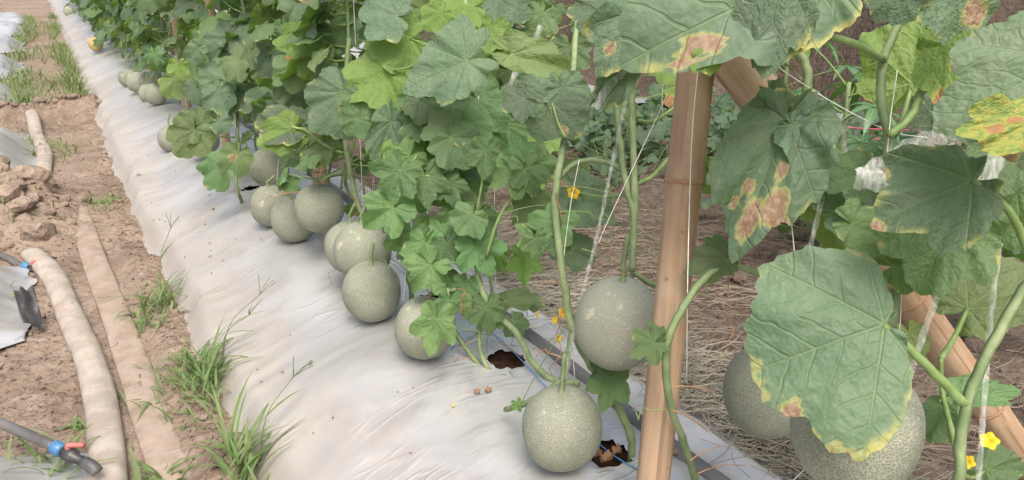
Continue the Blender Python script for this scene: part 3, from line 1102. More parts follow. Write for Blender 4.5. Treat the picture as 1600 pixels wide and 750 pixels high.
# ------------------------------------------------------------------ the melon row (random part)
def random_plant(base, label, group, n_leaf, z0, z1, far, size=(0.075, 0.115), lean=0.0, kinds=('old', 'mid'), low=False, spread=1.0):
    pl = empty('melon_plant', base, label, 'melon plant', group)
    pts = [base]
    zt = base.z
    x, y = base.x, base.y
    while zt < z1:
        zt += 0.13
        pts.append(Vector((base.x + RND.gauss(0, 0.02) + lean * (zt - base.z), base.y + RND.gauss(0, 0.02), zt)))
    path = smooth_path(pts, 4)
    stem_part(pl, pts, 0.0062, 0.0035, sides=6 if far else 7, n=3 if far else 5)
    for k in range(n_leaf):
        f_ = (k + RND.random()) / n_leaf
        zz = z0 + (z1 - z0) * f_
        a0 = min(path, key=lambda q: abs(q.z - zz))
        az = RND.choice([math.pi, math.pi, 0, None])
        az = RND.uniform(0, 6.283) if az is None else az + RND.gauss(0, 0.75)
        L = RND.uniform(0.08, 0.20) * spread
        d_ = Vector((math.cos(az), math.sin(az), RND.uniform(-0.1, 0.75)))
        A = a0 + d_.normalized() * L
        axis = Vector((math.cos(az + RND.gauss(0, 0.5)), math.sin(az + RND.gauss(0, 0.5)), RND.uniform(-2.2, -0.1)))
        nrm = Vector((0.85 * math.cos(az), 0.85 * math.sin(az), 1.0)) + Vector((RND.gauss(0, 0.3), RND.gauss(0, 0.3), 0))
        s_ = RND.uniform(*size) * (1.0 if f_ > 0.15 else 0.8)
        kd = RND.choice(kinds)
        lf = put_leaf(pl, RND.choice(LV[kd + ('_far' if far else '')] if kd in ('old', 'mid') else LV[kd]), A, axis, nrm, s_, RND.uniform(0.95, 1.15))
        if not far or f_ < 0.6:
            petiole(pl, a0, A, 0.0030, sag=-0.1 * L, of=lf)
    for _ in range(9 if not far else 0):       # small leaves and side shoots low on the vine
        a0 = RND.choice(path)
        az = RND.uniform(0, 6.283)
        A = a0 + Vector((math.cos(az), math.sin(az), RND.uniform(-0.2, 0.6))) * RND.uniform(0.03, 0.11)
        if A.z < z0 - 0.1:
            continue
        lf = put_leaf(pl, RND.choice(LV[RND.choice(['mid', 'young', 'young', 'lime'])]), A, Vector((math.cos(az), math.sin(az), RND.uniform(-1.8, 0.2))), Vector((RND.gauss(-0.5, 0.5), RND.gauss(-0.5, 0.5), 0.7)), RND.uniform(0.035, 0.065))
        petiole(pl, a0, A, 0.0022, of=lf)
    if low and not far:
        for _ in range(3):
            q = RND.choice(path[2:max(3, len(path) // 3)])
            tendril(pl, q, Vector((RND.gauss(0, 1), RND.gauss(0, 1), RND.uniform(-0.4, 0.6))), RND.uniform(0.06, 0.13), RND.choice(['petiole', 'dry', 'petiole']))
    return pl


def string_thing(p0, p1, r, label, mat='twine', group='strings holding the vines', sag=0.0, name='support_string'):
    mid = p0.lerp(p1, 0.5) + Vector((0, 0, -sag))
    path = smooth_path([p0, mid, p1], 5)
    o = MB().tube(path, r, 5).build(name, M[mat], None, p0)
    return tag(o, label, 'string', group)


ROWG = 'melon plants along the silver bed'
k = 0
y = 2.28
while y < 21:
    far = y > 6.5
    xx = 0.80 - 0.035 * min(max(0, y - 2.4), 3.0) + RND.gauss(0, 0.02)
    zb = float(bed_z(xx, y)) - 0.01
    k += 1
    lab = 'netted melon vine on the near line, %s from the front after the young shoots' % ordinal(k)
    kinds = ('old', 'old', 'mid', 'mid') if y < 9 else ('old', 'mid', 'old')
    n = 36 if y < 4.5 else (42 if y < 8 else 32)
    random_plant(Vector((xx, y, zb)), lab, ROWG, n, 0.47 if y < 5 else 0.40 if y < 7 else 0.30, 1.62, far, (0.055, 0.115) if y < 8 else (0.09, 0.13), kinds=kinds, low=True, spread=1.0 if y < 8 else 1.2)
    if y < 7:
        string_thing(Vector((xx - 0.01, y + 0.015, zb + 0.02)), Vector((xx + 0.02, y, 1.75)), 0.0011, 'white twine running up the near-line melon vine, %s from the front' % ordinal(k))
    y += 0.42 if y < 8 else 0.5
k = 0
y = 1.95
while y < 13:
    far = y > 4.5
    xx = 1.06 + RND.gauss(0, 0.025)
    zb = float(bed_z(xx, y)) - 0.01
    k += 1
    random_plant(Vector((xx, y, zb)), 'netted melon vine on the back line of the bed, %s from the front' % ordinal(k), ROWG + ', back line', 15 if y > 3 else 11, 0.72 if y < 4 else 0.55, 1.6, far, (0.075, 0.11), kinds=('old', 'mid', 'mid'))
    if y < 5:
        string_thing(Vector((xx + 0.01, y, zb)), Vector((xx, y, 1.7)), 0.0011, 'white twine running up the back-line melon vine, %s from the front' % ordinal(k), group='strings of the back line')
    y += 0.5


# ------------------------------------------------------------------ melons
def melon_mesh(seed, mat, el=1.03):
    r = random.Random(seed)
    n, m = 40, 28
    vs_, fs_ = [], []
    for i in range(m + 1):
        th = math.pi * i / m
        for j in range(n):
            a_ = 2 * math.pi * j / n
            rr = 1 + 0.020 * math.sin(2 * a_ + seed) * math.sin(th) + 0.012 * math.sin(3 * a_ + th * 2 + seed) + 0.005 * math.cos(10 * a_) + 0.035 * math.sin(2 * th) ** 2 + 0.02 * math.cos(th) * (seed - 1)
            dz = -0.06 * math.exp(-(th / 0.30) ** 2) + 0.05 * math.exp(-((math.pi - th) / 0.25) ** 2)
            vs_.append((rr * math.sin(th) * math.cos(a_) * 0.075, rr * math.sin(th) * math.sin(a_) * 0.075, (math.cos(th) * el + dz) * 0.075))
    for i in range(m):
        for j in range(n):
            fs_.append((i * n + j, (i + 1) * n + j, (i + 1) * n + (j + 1) % n, i * n + (j + 1) % n))
    return mesh('rind', vs_, fs_, mat)


MEL = [melon_mesh(s, M['rind'], 1.0) for s in range(3)]
MEL_Y = melon_mesh(7, M['rind_yellow'])


def melon(px, py, d, dia, label, rest=False, tilt=(0, 0), var=0, stalk=((0, 0.05), (0.0, 0.09)), me=None, el=1.04):
    p = at(px, py, d)
    if rest:                  # slide along the line of sight until it sits on the film
        for _ in range(40):
            p = at(px, py, d)
            gap = p.z - dia * 0.49 * el - float(film_z(np.array([p.x]), np.array([p.y]))[0])
            d += gap * 0.8
            dia = dia * (1 + gap * 0.8 / d)
    s = dia / 0.15
    o = empty('melon', p - Vector((0, 0, dia * 0.5 * el)), label, 'melon', 'netted melons on the row')
    rot = Matrix.Rotation(tilt[0], 4, 'X') @ Matrix.Rotation(tilt[1], 4, 'Y')
    c = Vector((0, 0, dia * 0.5 * el))
    mw = Matrix.Translation(c) @ rot @ Matrix.Rotation(var * 2.1 + px * 0.01, 4, 'Z') @ Matrix.Diagonal((s, s, s * el, 1))
    link('rind', me or MEL[var % 3], o, mw=mw)
    top = c + rot.to_3x3() @ Vector((0, 0, 0.070 * s * el))
    pts = [top - Vector((0, 0, 0.004)), top + Vector((0.002, 0, 0.02))]
    for (a_, b_) in stalk:
        pts.append(top + RT * a_ + Z * b_)
    path = smooth_path(pts, 4)
    rad = [0.0085 * s, 0.006 * s] + [0.0042] * (len(path) - 2)
    vs_, fs_ = tube_vf(path, rad, 8, rib=0.08)
    link('stalk', mesh('stalk', vs_, fs_, M['stem']), o)
    return o, o.location + path[-1]


melon(965, 505, 1.40, 0.152, 'large netted melon hanging right against the near bamboo stake', var=1, el=1.17, tilt=(0.05, 0.03), stalk=((0.0, 0.03), (0.006, 0.09)))
melon(878, 668, 1.44, 0.150, 'lowest hanging netted melon at the bottom, over the near planting hole', var=0, el=1.09, tilt=(0.0, -0.05), stalk=((0.002, 0.03), (0.005, 0.08)))
melon(664, 512, 1.88, 0.150, 'netted melon lying on the film with a lobed leaf over its face', rest=True, var=2, tilt=(0.1, 0.2), stalk=((0.02, 0.02), (0.06, 0.03)))
melon(581, 455, 1.98, 0.150, 'netted melon resting upright on the film, centre of the row', rest=True, var=1, el=1.08, tilt=(0.1, 0.0), stalk=((0.0, 0.02), (0.01, 0.06)))
melon(567, 391, 2.10, 0.156, 'netted melon half hidden behind the upright one in the row centre', var=0, stalk=((0.0, 0.02), (0.02, 0.06)))
melon(549, 386, 2.22, 0.150, 'netted melon almost hidden, peeping out left of the centre pair', var=2, stalk=((0.0, 0.02), (0.02, 0.06)))
melon(499, 325, 2.42, 0.150, 'netted melon with pale scars hanging before the second bamboo stake', var=2, stalk=((-0.005, 0.015), (0.04, 0.035), (0.09, 0.06)))
melon(459, 342, 2.58, 0.152, 'netted melon touching the film, middle one of the trio', rest=True, var=0, tilt=(0.1, -0.1), stalk=((-0.005, 0.02), (-0.01, 0.05)))
melon(424, 321, 2.80, 0.148, 'netted melon at the left of the trio, behind the others', var=1, tilt=(0.0, -0.1), stalk=((0.005, 0.02), (0.03, 0.04)))
melon(421, 262, 3.05, 0.155, 'pale netted melon hanging above and behind the trio', var=2, stalk=((0.0, 0.02), (0.01, 0.08)))
melon(318, 217, 3.75, 0.150, 'netted melon hanging left of the third bamboo stake', var=0, stalk=((0.0, 0.03), (0.02, 0.08)))
melon(267, 217, 4.10, 0.135, 'netted melon partly covered by a bright serrated leaf', var=1, stalk=((0.0, 0.03), (0.02, 0.08)))
melon(214, 128, 5.75, 0.150, 'far netted melon at the left of the low cluster, near the film edge', var=0, tilt=(0, -0.1), stalk=((0.0, 0.03), (0.03, 0.08)))
melon(235, 125, 5.55, 0.155, 'far netted melon in the middle of the low cluster', var=2, stalk=((0.0, 0.03), (0.02, 0.1)))
melon(243, 147, 5.15, 0.145, 'far netted melon at the right of the low cluster, close to the stake', var=1, stalk=((0.0, 0.03), (0.02, 0.1)))
melon(232, 146, 5.40, 0.130, 'smallest far netted melon tucked between the cluster fruits', var=0, stalk=((0.0, 0.03), (0.02, 0.1)))
melon(201, 122, 6.05, 0.145, 'darker far melon hanging beyond the low cluster', var=2, stalk=((0.0, 0.03), (0.02, 0.1)))
melon(150, 69, 8.5, 0.155, 'small ripe yellow melon alone on the film far down the row', me=MEL_Y, stalk=((0.0, 0.02), (0.03, 0.04)))
melon(108, 18, 14.5, 0.19, 'tiny dark melon at the far end of the row by the film', stalk=((0.0, 0.02), (0.03, 0.04)))
melon(433, 126, 3.1, 0.15, 'netted melon high in the leaves left of the second stake', var=1, stalk=((0.0, 0.03), (0.01, 0.08)))
melon(1199, 610, 1.42, 0.158, 'netted melon half behind the big yellow-edged leaf, beside the straw', var=2, el=1.15, stalk=((0.0, 0.03), (0.01, 0.1)))
melon(1338, 668, 0.98, 0.158, 'big netted melon in the right corner behind the yellow-edged leaf and tape', var=1, el=1.12, stalk=((0.0, 0.03), (0.01, 0.1)))


# ------------------------------------------------------------------ bamboo
def bamboo(p0, p1, r0, r1, nodes, label, group='bamboo stakes of the row', gap=0.24, off=0.1, hollow=True):
    root = empty('bamboo_stake', p0, label, 'bamboo stake', group)
    ax = p1 - p0
    L = ax.length
    n = max(8, int(L / 0.03))
    path, rad = [], []
    for i in range(n + 1):
        f_ = i / n
        path.append(Vector((0, 0, L * f_)))
        rr = r0 + (r1 - r0) * f_
        dn = ((L * f_ - off) % gap)
        dn = min(dn, gap - dn)
        rad.append(rr * (1 + 0.085 * math.exp(-(dn / 0.018) ** 2)))
    mb = MB()
    S = 16
    vs_, fs_ = tube_vf(path, rad, S, cap=False)
    b = len(vs_)
    top = path[-1]
    vs_ += [Vector((v_.x * 0.72, v_.y * 0.72, v_.z)) for v_ in vs_[-S:]]
    vs_ += [Vector((v_.x, v_.y, v_.z - 0.05)) for v_ in vs_[b:b + S]]
    for j in range(S):
        j2 = (j + 1) % S
        fs_.append((b - S + j, b - S + j2, b + j2, b + j))
        fs_.append((b + j, b + j2, b + S + j2, b + S + j))
    fs_.append(tuple(range(b + S, b + 2 * S)))
    rot = ax.to_track_quat('Z', 'Y').to_matrix().to_4x4()
    culm = link('culm', mesh('culm', vs_, fs_, M['bamboo']), root, mw=rot)
    z_ = off
    while z_ < L - 0.02:
        rr = (r0 + (r1 - r0) * z_ / L) * 1.088
        pth = [Vector((0, 0, z_ + dz)) for dz in (-0.0035, -0.001, 0.001, 0.0035)]
        v2, f2 = tube_vf(pth, [rr * 0.995, rr * 1.03, rr * 1.03, rr * 0.995], S, cap=False)
        link('node_ring', mesh('node_ring', v2, f2, M['bamboo_node']), culm)
        z_ += gap * RND.uniform(0.95, 1.05)
    return root


sb = at(1020, 752, 1.235)
sbt = at(1090, 82, 1.135)
d_ = (sbt - sb)
sb = sb - d_ * ((sb.z - 0.17) / d_.z)
bamboo(sb, sbt, 0.0265, 0.0275, 3, 'thick upright bamboo stake in front of the straw, nearest and tallest', gap=0.75, off=(at(1080, 283, 1.17) - sb).length)
q0, q1 = at(1122, 60, 1.10), at(1600, 716, 1.42)
dq = (q1 - q0)
q1 = q0 + dq * ((0.03 - q0.z) / dq.z)
bamboo(q1, q0, 0.029, 0.034, 3, 'slanting bamboo brace running down to the right corner behind the big leaf', gap=0.30, off=0.17)
for i, (px, py, r_, zt) in enumerate([(507, 372, 0.0265, 1.7), (334, 240, 0.022, 1.6), (262, 180, 0.026, 1.6), (183, 108, 0.026, 1.6), (149, 78, 0.026, 1.6)]):
    p = on(px, py, 0.17)
    p = Vector((max(p.x, 0.72 if i > 0 else p.x), p.y, 0.13))
    bamboo(p, Vector((p.x + 0.01, p.y, zt)), r_, r_ * 0.95, 2, 'upright bamboo stake, %s along the row beyond the nearest one' % ordinal(i + 1), gap=0.21, off=0.09)


# ------------------------------------------------------------------ near plants, leaf by leaf
def plant_at(base, label):
    return empty('melon_plant', base, label, 'melon plant', 'near melon plants')


def pth(d, *pp):
    out = []
    for q in pp:
        out.append(at(q[0], q[1], q[2] if len(q) > 2 else d))
    return out


HERO = {}


def leaf(pl, ax_, ay_, tx, ty, d, dt=0.0, tilt=0.5, w=1.0, kind='old', under=False, root=None, spots=(), cup=None, fold=None, droop=None, sd=None, wave=None, side=0.0, lens=None, lobe=None):
    """blade whose petiole joins at (ax,ay) and whose tip lies at (tx,ty); dt = tip depth minus joint depth"""
    A, T = at(ax_, ay_, d), at(tx, ty, d + dt)
    axis = T - A
    size = axis.length
    view = (CAM - A).normalized()
    nrm = view + Z * tilt + RT * side
    if under:
        nrm = -nrm
    seed = int(abs(ax_ * 7 + ay_ * 13 + tx))
    r = random.Random(seed)
    hi = size * FPX / d > 75
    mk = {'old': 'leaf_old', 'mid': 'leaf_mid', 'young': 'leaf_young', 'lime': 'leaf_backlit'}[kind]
    me = leaf_mesh('leaf', 12 if hi else 7, 8 if hi else 4, 'young' if kind == 'young' else 'melon', seed,
                   cup=r.uniform(0, 0.12) if cup is None else cup, fold=r.uniform(0.02, 0.15) if fold is None else fold,
                   droop=r.uniform(0.2, 0.6) if droop is None else droop, sdroop=r.uniform(0.1, 0.4) if sd is None else sd,
                   wave=r.uniform(0.035, 0.075) if wave is None else wave, mat=M[mk], spots=spots, lobe=lobe, lens=lens or (0.42, 0.68, 0.92, 1.0, 0.92, 0.68, 0.42))
    o = put_leaf(pl, me, A, axis, nrm, size * 1.03, w)
    if root is not None:
        R = at(root[0], root[1], root[2] if len(root) > 2 else d)
        petiole(pl, R, A, 0.0036 if hi else 0.0028, sag=-0.01, of=o)
    return o


def grounded(pts):            # carry the lowest end of a vine down to the film
    q = pts[-1]
    z = float(bed_z(q.x, q.y)) if 0.25 < q.x < 1.28 else 0.03
    if q.z > z + 0.03:
        pts = pts + [Vector((q.x + 0.01, q.y + 0.02, (q.z + z) / 2)), Vector((q.x + 0.015, q.y + 0.03, z - 0.01))]
    return pts


# plant in the right foreground
pts = grounded(pth(0.86, (1640, 400), (1600, 452), (1555, 530), (1515, 615), (1500, 700), (1495, 760)))
PA = plant_at(pts[-1], 'melon vine in the right foreground with the big yellow-edged leaf')
stem_part(PA, pts, 0.0052, 0.0060, sides=12, rib=0.10)
stem_part(PA, pth(0.86, (1508, 632), (1460, 583), (1405, 530), (1380, 508)), 0.0062, 0.0046, 'petiole', 'petiole', sides=8)
leaf(PA, 1380, 508, 1165, 590, 0.86, 0.0, 0.10, 1.0, 'old', lobe=0.07, lens=(0.08, 0.24, 0.97, 1.0, 0.90, 0.52, 0.12), droop=0.4, fold=0.10, cup=-0.04, sd=0.2, wave=0.02, spots=((-0.27, 0.74, 0.05), (-0.31, 0.81, 0.05), (-0.36, 0.82, 0.09, 0.47), (-0.50, 0.75, 0.075, 0.46), (-0.63, 0.62, 0.07, 0.46), (-0.72, 0.50, 0.05, 0.46), (0.09, 0.90, 0.07, 0.45), (-0.10, 0.93, 0.08, 0.47), (0.42, 0.80, 0.05, 0.47)))
leaf(PA, 1660, 95, 1478, 195, 0.72, 0.02, 0.2, 0.9, 'old', lens=(0.3, 0.55, 0.9, 1.0, 0.9, 0.6, 0.3), droop=0.2, fold=0.0, cup=0.0, sd=0.3, wave=0.03, spots=((-0.42, 0.55, 0.10), (-0.5, 0.75, 0.09)))
leaf(PA, 1618, 185, 1500, 212, 0.69, 0.0, 0.3, 0.5, 'mid', under=True, droop=0.3, wave=0.06, spots=((0.0, 0.5, 0.7, 0.42), (0.05, 0.55, 0.14), (-0.1, 0.25, 0.12)))
leaf(PA, 1520, 282, 1362, 352, 0.80, 0.0, 0.45, 0.9, 'old', lens=(0.2, 0.4, 0.75, 1.0, 0.75, 0.4, 0.2), droop=0.3, fold=0.05, wave=0.05, spots=((0.0, 0.95, 0.10), (0.5, 0.62, 0.09)))
stem_part(PA, pth(0.80, (1520, 282), (1558, 310), (1590, 352), (1610, 400)), 0.0036, 0.0045, 'petiole', 'petiole', sides=7)
leaf(PA, 1490, 330, 1440, 455, 0.90, 0.0, -0.2, 0.85, 'mid', droop=0.3, root=(1560, 330))
stem_part(PA, pth(1.0, (1470, 560), (1472, 610), (1485, 665, 0.95), (1497, 720, 0.88)), 0.0030, 0.0036, 'petiole', 'side_shoot')
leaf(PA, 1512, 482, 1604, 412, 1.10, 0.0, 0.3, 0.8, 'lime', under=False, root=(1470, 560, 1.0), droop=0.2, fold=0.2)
leaf(PA, 1500, 618, 1600, 612, 1.10, 0.0, 0.9, 0.4, 'mid', root=(1500, 660, 0.95), droop=0.2)
leaf(PA, 1480, 640, 1450, 690, 1.2, 0.0, 0.6, 0.8, 'mid', root=(1500, 680, 1.0))
leaf(PA, 1540, 735, 1600, 700, 1.2, 0.0, 0.6, 0.6, 'mid', root=(1500, 740, 1.0))
leaf(PA, 1590, 300, 1600, 400, 0.95, 0.0, 0.0, 1.1, 'mid')
leaf(PA, 1590, 240, 1500, 262, 0.92, 0.0, 0.4, 0.9, 'mid')
flower(PA, at(1545, 690, 1.15), (CAM - at(1545, 690, 1.1)).normalized() + Z * 0.6, 0.020)
flower(PA, at(1512, 722, 1.2), (CAM - at(1512, 722, 1.1)).normalized() + Z * 0.2, 0.016)

# vine behind the big leaf
pts = grounded(pth(1.0, (1405, 395), (1400, 440), (1392, 500), (1372, 560), (1366, 650), (1362, 755)))
PB = plant_at(pts[-1], 'melon vine running straight down behind the big yellow-edged leaf')
stem_part(PB, pth(0.98, (1378, 90), (1376, 160), (1388, 210), (1386, 270), (1396, 340), (1405, 395)) + pts[1:], 0.0058, 0.0066, sides=10, rib=0.10)
stem_part(PB, pth(0.92, (1240, 28), (1285, 52), (1340, 70), (1378, 92, 0.96)), 0.0042, 0.0048, 'petiole', 'petiole', sides=8)
stem_part(PB, pth(0.97, (1378, 96), (1395, 55), (1412, 15), (1420, -30)), 0.0055, 0.0050, sides=10)
stem_part(PB, pth(0.95, (1388, 212), (1420, 185), (1440, 140), (1452, 80), (1455, 10), (1450, -30)), 0.0050, 0.0044, 'petiole', 'petiole', sides=8)
leaf(PB, 1290, -40, 966, 80, 0.88, 0.0, 0.45, 1.0, 'old', lens=(0.2, 0.25, 0.42, 1.0, 0.85, 0.6, 0.4), droop=0.25, fold=-0.03, cup=-0.03, sd=0.25, wave=0.025, spots=((-0.06, 0.62, 0.05), (-0.10, 0.57, 0.055), (-0.12, 0.72, 0.045), (-0.03, 0.24, 0.04)))
leaf(PB, 1222, -45, 1192, 117, 0.86, 0.0, 0.4, 0.55, 'old', droop=0.4, fold=0.04, sd=0.5, wave=0.02)
leaf(PB, 1128, 72, 1076, 112, 0.885, 0.0, 0.2, 0.5, 'mid', under=True, droop=0.4)
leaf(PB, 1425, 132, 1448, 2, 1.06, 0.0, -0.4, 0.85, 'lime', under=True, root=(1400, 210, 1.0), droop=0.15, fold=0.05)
leaf(PB, 1400, -10, 1415, 38, 0.86, 0.0, 0.1, 1.3, 'old', droop=0.4)
leaf(PB, 1480, 70, 1470, 172, 0.93, 0.0, 0.1, 0.6, 'mid', under=True, droop=0.4, spots=((0, 0.85, 0.2), (0.2, 0.3, 0.1)))
leaf(PB, 1490, -20, 1560, 30, 0.85, 0.0, 0.4, 1.2, 'old', spots=((0.1, 0.6, 0.2),))
leaf(PB, 1455, 160, 1452, 212, 1.05, 0.0, 0.2, 0.9, 'old')
leaf(PB, 1350, 270, 1290, 285, 1.02, 0.0, 0.4, 1.0, 'mid', root=(1386, 300, 1.0))
leaf(PB, 1300, 330, 1360, 300, 1.05, 0.0, 0.3, 1.3, 'old', root=(1390, 330, 1.0))
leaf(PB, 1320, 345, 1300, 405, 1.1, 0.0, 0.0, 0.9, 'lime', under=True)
leaf(PB, 1395, 415, 1470, 395, 0.98, 0.0, 0.4, 0.9, 'mid')
leaf(PB, 1330, 350, 1400, 380, 0.96, 0.0, 0.6, 0.8, 'mid', spots=((0.1, 0.8, 0.18),))
leaf(PB, 1420, 520, 1440, 570, 1.15, 0.0, 0.6, 0.7, 'lime')
leaf(PB, 1290, -5, 1330, 25, 0.95, 0.0, 0.4, 1.0, 'mid', spots=((0.0, 0.5, 0.35),))

# vine with the mottled leaf right of the stake
pts = grounded(pth(1.08, (1270, 40), (1245, 70), (1262, 110), (1262, 160), (1290, 220), (1345, 282), (1385, 330, 1.1), (1400, 420, 1.2), (1390, 560, 1.3)))
PC = plant_at(pts[-1], 'melon vine carrying the mottled brown-spotted leaf right of the stake')
stem_part(PC, pts, 0.0060, 0.0070, sides=8)
leaf(PC, 1228, 188, 1150, 388, 1.0, 0.0, 0.25, 0.66, 'old', lens=(0.3, 0.55, 0.8, 1.0, 0.75, 0.45, 0.25), droop=0.35, fold=0.14, sd=0.3, wave=0.05, root=(1262, 150, 1.06), spots=((-0.22, 0.60, 0.12), (-0.34, 0.72, 0.09), (-0.02, 0.70, 0.10), (0.0, 0.82, 0.08), (0.12, 0.52, 0.055), (-0.15, 0.35, 0.06), (0.2, 0.66, 0.05)))
leaf(PC, 1236, 196, 1306, 254, 0.99, 0.0, 0.4, 0.8, 'old', droop=0.5, lens=(0.2, 0.4, 0.8, 1.0, 0.8, 0.4, 0.2))
leaf(PC, 1205, 150, 1240, 205, 1.02, 0.0, 0.8, 0.6, 'old', fold=0.4)
leaf(PC, 1235, 55, 1262, 92, 1.15, 0.0, 0.2, 0.8, 'lime', under=True)
leaf(PC, 1120, 285, 1100, 245, 1.15, 0.0, 0.1, 0.8, 'lime', under=True)
leaf(PC, 1050, 95, 1035, 135, 1.35, 0.0, 0.2, 1.0, 'lime', under=True)
leaf(PC, 1066, 135, 1040, 165, 1.33, 0.0, 0.1, 0.7, 'lime', under=True, spots=((0.0, 0.8, 0.3),))
leaf(PC, 1270, 265, 1345, 335, 1.2, 0.0, 0.3, 0.8, 'lime', under=True)
tendril(PC, at(1215, 90, 1.1), RT * 0.8 - Z * 0.5, 0.10)
tendril(PC, at(1262, 155, 1.08), -RT * 0.2 - Z * 1.0, 0.09, 'petiole')

# vine that leans across the near stake
pts = grounded(pth(1.12, (1235, 432, 1.16), (1185, 426, 1.14), (1138, 414, 1.12), (1098, 438, 1.10), (1068, 480, 1.09), (1044, 528, 1.09), (1041, 580, 1.11), (1048, 635, 1.14), (1068, 690, 1.2), (1086, 752, 1.3)))
PD = plant_at(pts[-1], 'bare melon vine curling across the near bamboo stake')
stem_part(PD, pts, 0.0050, 0.0062, sides=8)
leaf(PD, 1132, 404, 1072, 420, 1.11, 0.0, 0.5, 0.7, 'mid', droop=0.5)
leaf(PD, 1128, 392, 1100, 372, 1.13, 0.0, 0.2, 0.7, 'mid')
leaf(PD, 1022, 535, 980, 560, 1.09, 0.0, 0.2, 0.9, 'young')
leaf(PD, 1025, 530, 1015, 500, 1.10, 0.0, 0.2, 0.8, 'young')
for (px, py, dx, dz, L, m_) in [(1048, 640, 1, -0.3, 0.06, 'dry'), (1046, 605, 1, 0.2, 0.07, 'dry'), (1040, 640, -1, 0.1, 0.05, 'petiole'), (1078, 720, 0.8, 0.8, 0.07, 'dry'), (1060, 480, 0.3, 0.4, 0.07, 'petiole'), (1138, 412, 0.1, -1, 0.12, 'dry'), (1090, 740, 1, 0.6, 0.08, 'dry')]:
    tendril(PD, at(px, py, 1.12), RT * dx + Z * dz, L, m_, coil=m_ != 'dry' or L > 0.1)

# vine with the hanging melon
pts = grounded(pth(1.43, (985, 110), (988, 190), (992, 300), (990, 370), (987, 432)))
pts2 = pth(1.43, (962, 150), (968, 215), (978, 290), (990, 335), (990, 372))
PE = plant_at(Vector((1.0, 1.02, 0.14)), 'melon vine whose stems hold the large fruit beside the near stake')
stem_part(PE, pth(1.43, (985, 20), (985, 110), (988, 190), (992, 300), (990, 370), (987, 425)), 0.0068, 0.0060, sides=9)
stem_part(PE, pts2, 0.0058, 0.0058, sides=8)
stem_part(PE, pth(1.45, (996, 188), (1020, 190), (1048, 172), (1075, 150, 1.5)), 0.0042, 0.0034, 'petiole', 'petiole')
stem_part(PE, pth(1.45, (992, 290), (1020, 275), (1045, 248), (1075, 225, 1.5)), 0.0050, 0.0040, 'petiole', 'petiole')
stem_part(PE, pth(1.46, (988, 425), (1010, 440), (1040, 470, 1.5), (1030, 600, 1.6)) + [Vector((1.0, 1.02, 0.14))], 0.0050, 0.0060, sides=8)
leaf(PE, 1000, 15, 932, 116, 1.25, 0.0, 0.2, 0.75, 'old', droop=0.4, lens=(0.2, 0.4, 0.8, 1.0, 0.8, 0.4, 0.2), spots=((0.05, 0.6, 0.09),))
leaf(PE, 945, 20, 880, 15, 1.3, 0.0, 0.6, 0.8, 'old')
leaf(PE, 988, 100, 930, 172, 1.30, 0.0, 0.6, 0.45, 'old', fold=0.3)
leaf(PE, 900, 300, 960, 345, 1.55, 0.0, 0.4, 0.8, 'old', root=(990, 300, 1.45))
leaf(PE, 905, 275, 880, 250, 1.6, 0.0, 0.2, 0.9, 'lime')
leaf(PE, 880, 385, 935, 415, 1.60, 0.0, 0.5, 0.7, 'old')
leaf(PE, 955, 165, 1005, 178, 1.55, 0.0, 0.9, 0.5, 'mid')

# vine from the near hole with the lowest melon
pts = grounded(pth(1.47, (905, -30, 1.75), (898, 80, 1.70), (886, 195, 1.57), (870, 280), (868, 330), (874, 390), (882, 450), (895, 515), (920, 565), (950, 610), (985, 680, 1.5), (985, 740, 1.55)))
PF = plant_at(pts[-1], 'melon vine rising from the hole behind the near stake, over the lowest fruit')
stem_part(PF, pts, 0.0065, 0.0085, sides=9)
stem_part(PF, pth(1.46, (893, 520), (886, 560), (879, 592), (852, 612), (818, 632, 1.5), (790, 640, 1.58)), 0.0055, 0.0055, sides=8)
stem_part(PF, pth(1.50, (868, 285), (895, 258), (925, 250), (965, 262), (985, 290, 1.45)), 0.0055, 0.0045, sides=8)
leaf(PF, 862, 158, 842, 224, 1.50, 0.0, 0.35, 1.25, 'old', root=(884, 215, 1.47), fold=0.18, droop=0.35, spots=((-0.35, 0.55, 0.09),))
leaf(PF, 878, 135, 905, 175, 1.5, 0.0, 0.3, 1.1, 'old')
leaf(PF, 820, 155, 784, 170, 1.5, 0.0, 0.5, 1.2, 'old')
leaf(PF, 800, 85, 890, 112, 1.6, 0.0, 0.75, 0.55, 'lime', root=(790, 90, 1.6), fold=0.3)
leaf(PF, 955, 590, 940, 650, 1.45, -0.02, 0.3, 0.8, 'young', root=(930, 580, 1.46))
leaf(PF, 945, 570, 960, 610, 1.46, 0.0, 0.4, 1.0, 'young')
leaf(PF, 808, 630, 815, 645, 1.5, 0.0, 0.6, 1.0, 'young')
leaf(PF, 870, 345, 835, 395, 1.48, 0.0, 0.4, 0.9, 'young', root=(868, 365, 1.47))
leaf(PF, 838, 372, 805, 350, 1.50, 0.0, 0.4, 0.9, 'young', root=(868, 390, 1.48))
leaf(PF, 840, 368, 862, 340, 1.50, 0.0, 0.4, 0.9, 'young')
leaf(PF, 836, 372, 840, 410, 1.48, 0.0, 0.4, 0.9, 'young')
leaf(PF, 865, 372, 895, 388, 1.48, 0.0, 0.4, 1.0, 'mid')
for (px, py, dx, dz, L, m_) in [(880, 560, -1, 0.6, 0.07, 'dry'), (900, 640, -1, 0.2, 0.05, 'dry'), (930, 600, 1, 0.2, 0.06, 'petiole'), (880, 440, -1, 0.1, 0.06, 'dry'), (990, 395, 1, 0.3, 0.05, 'petiole'), (868, 300, 0.3, -1, 0.1, 'dry')]:
    tendril(PF, at(px, py, 1.45), RT * dx + Z * dz, L, m_)
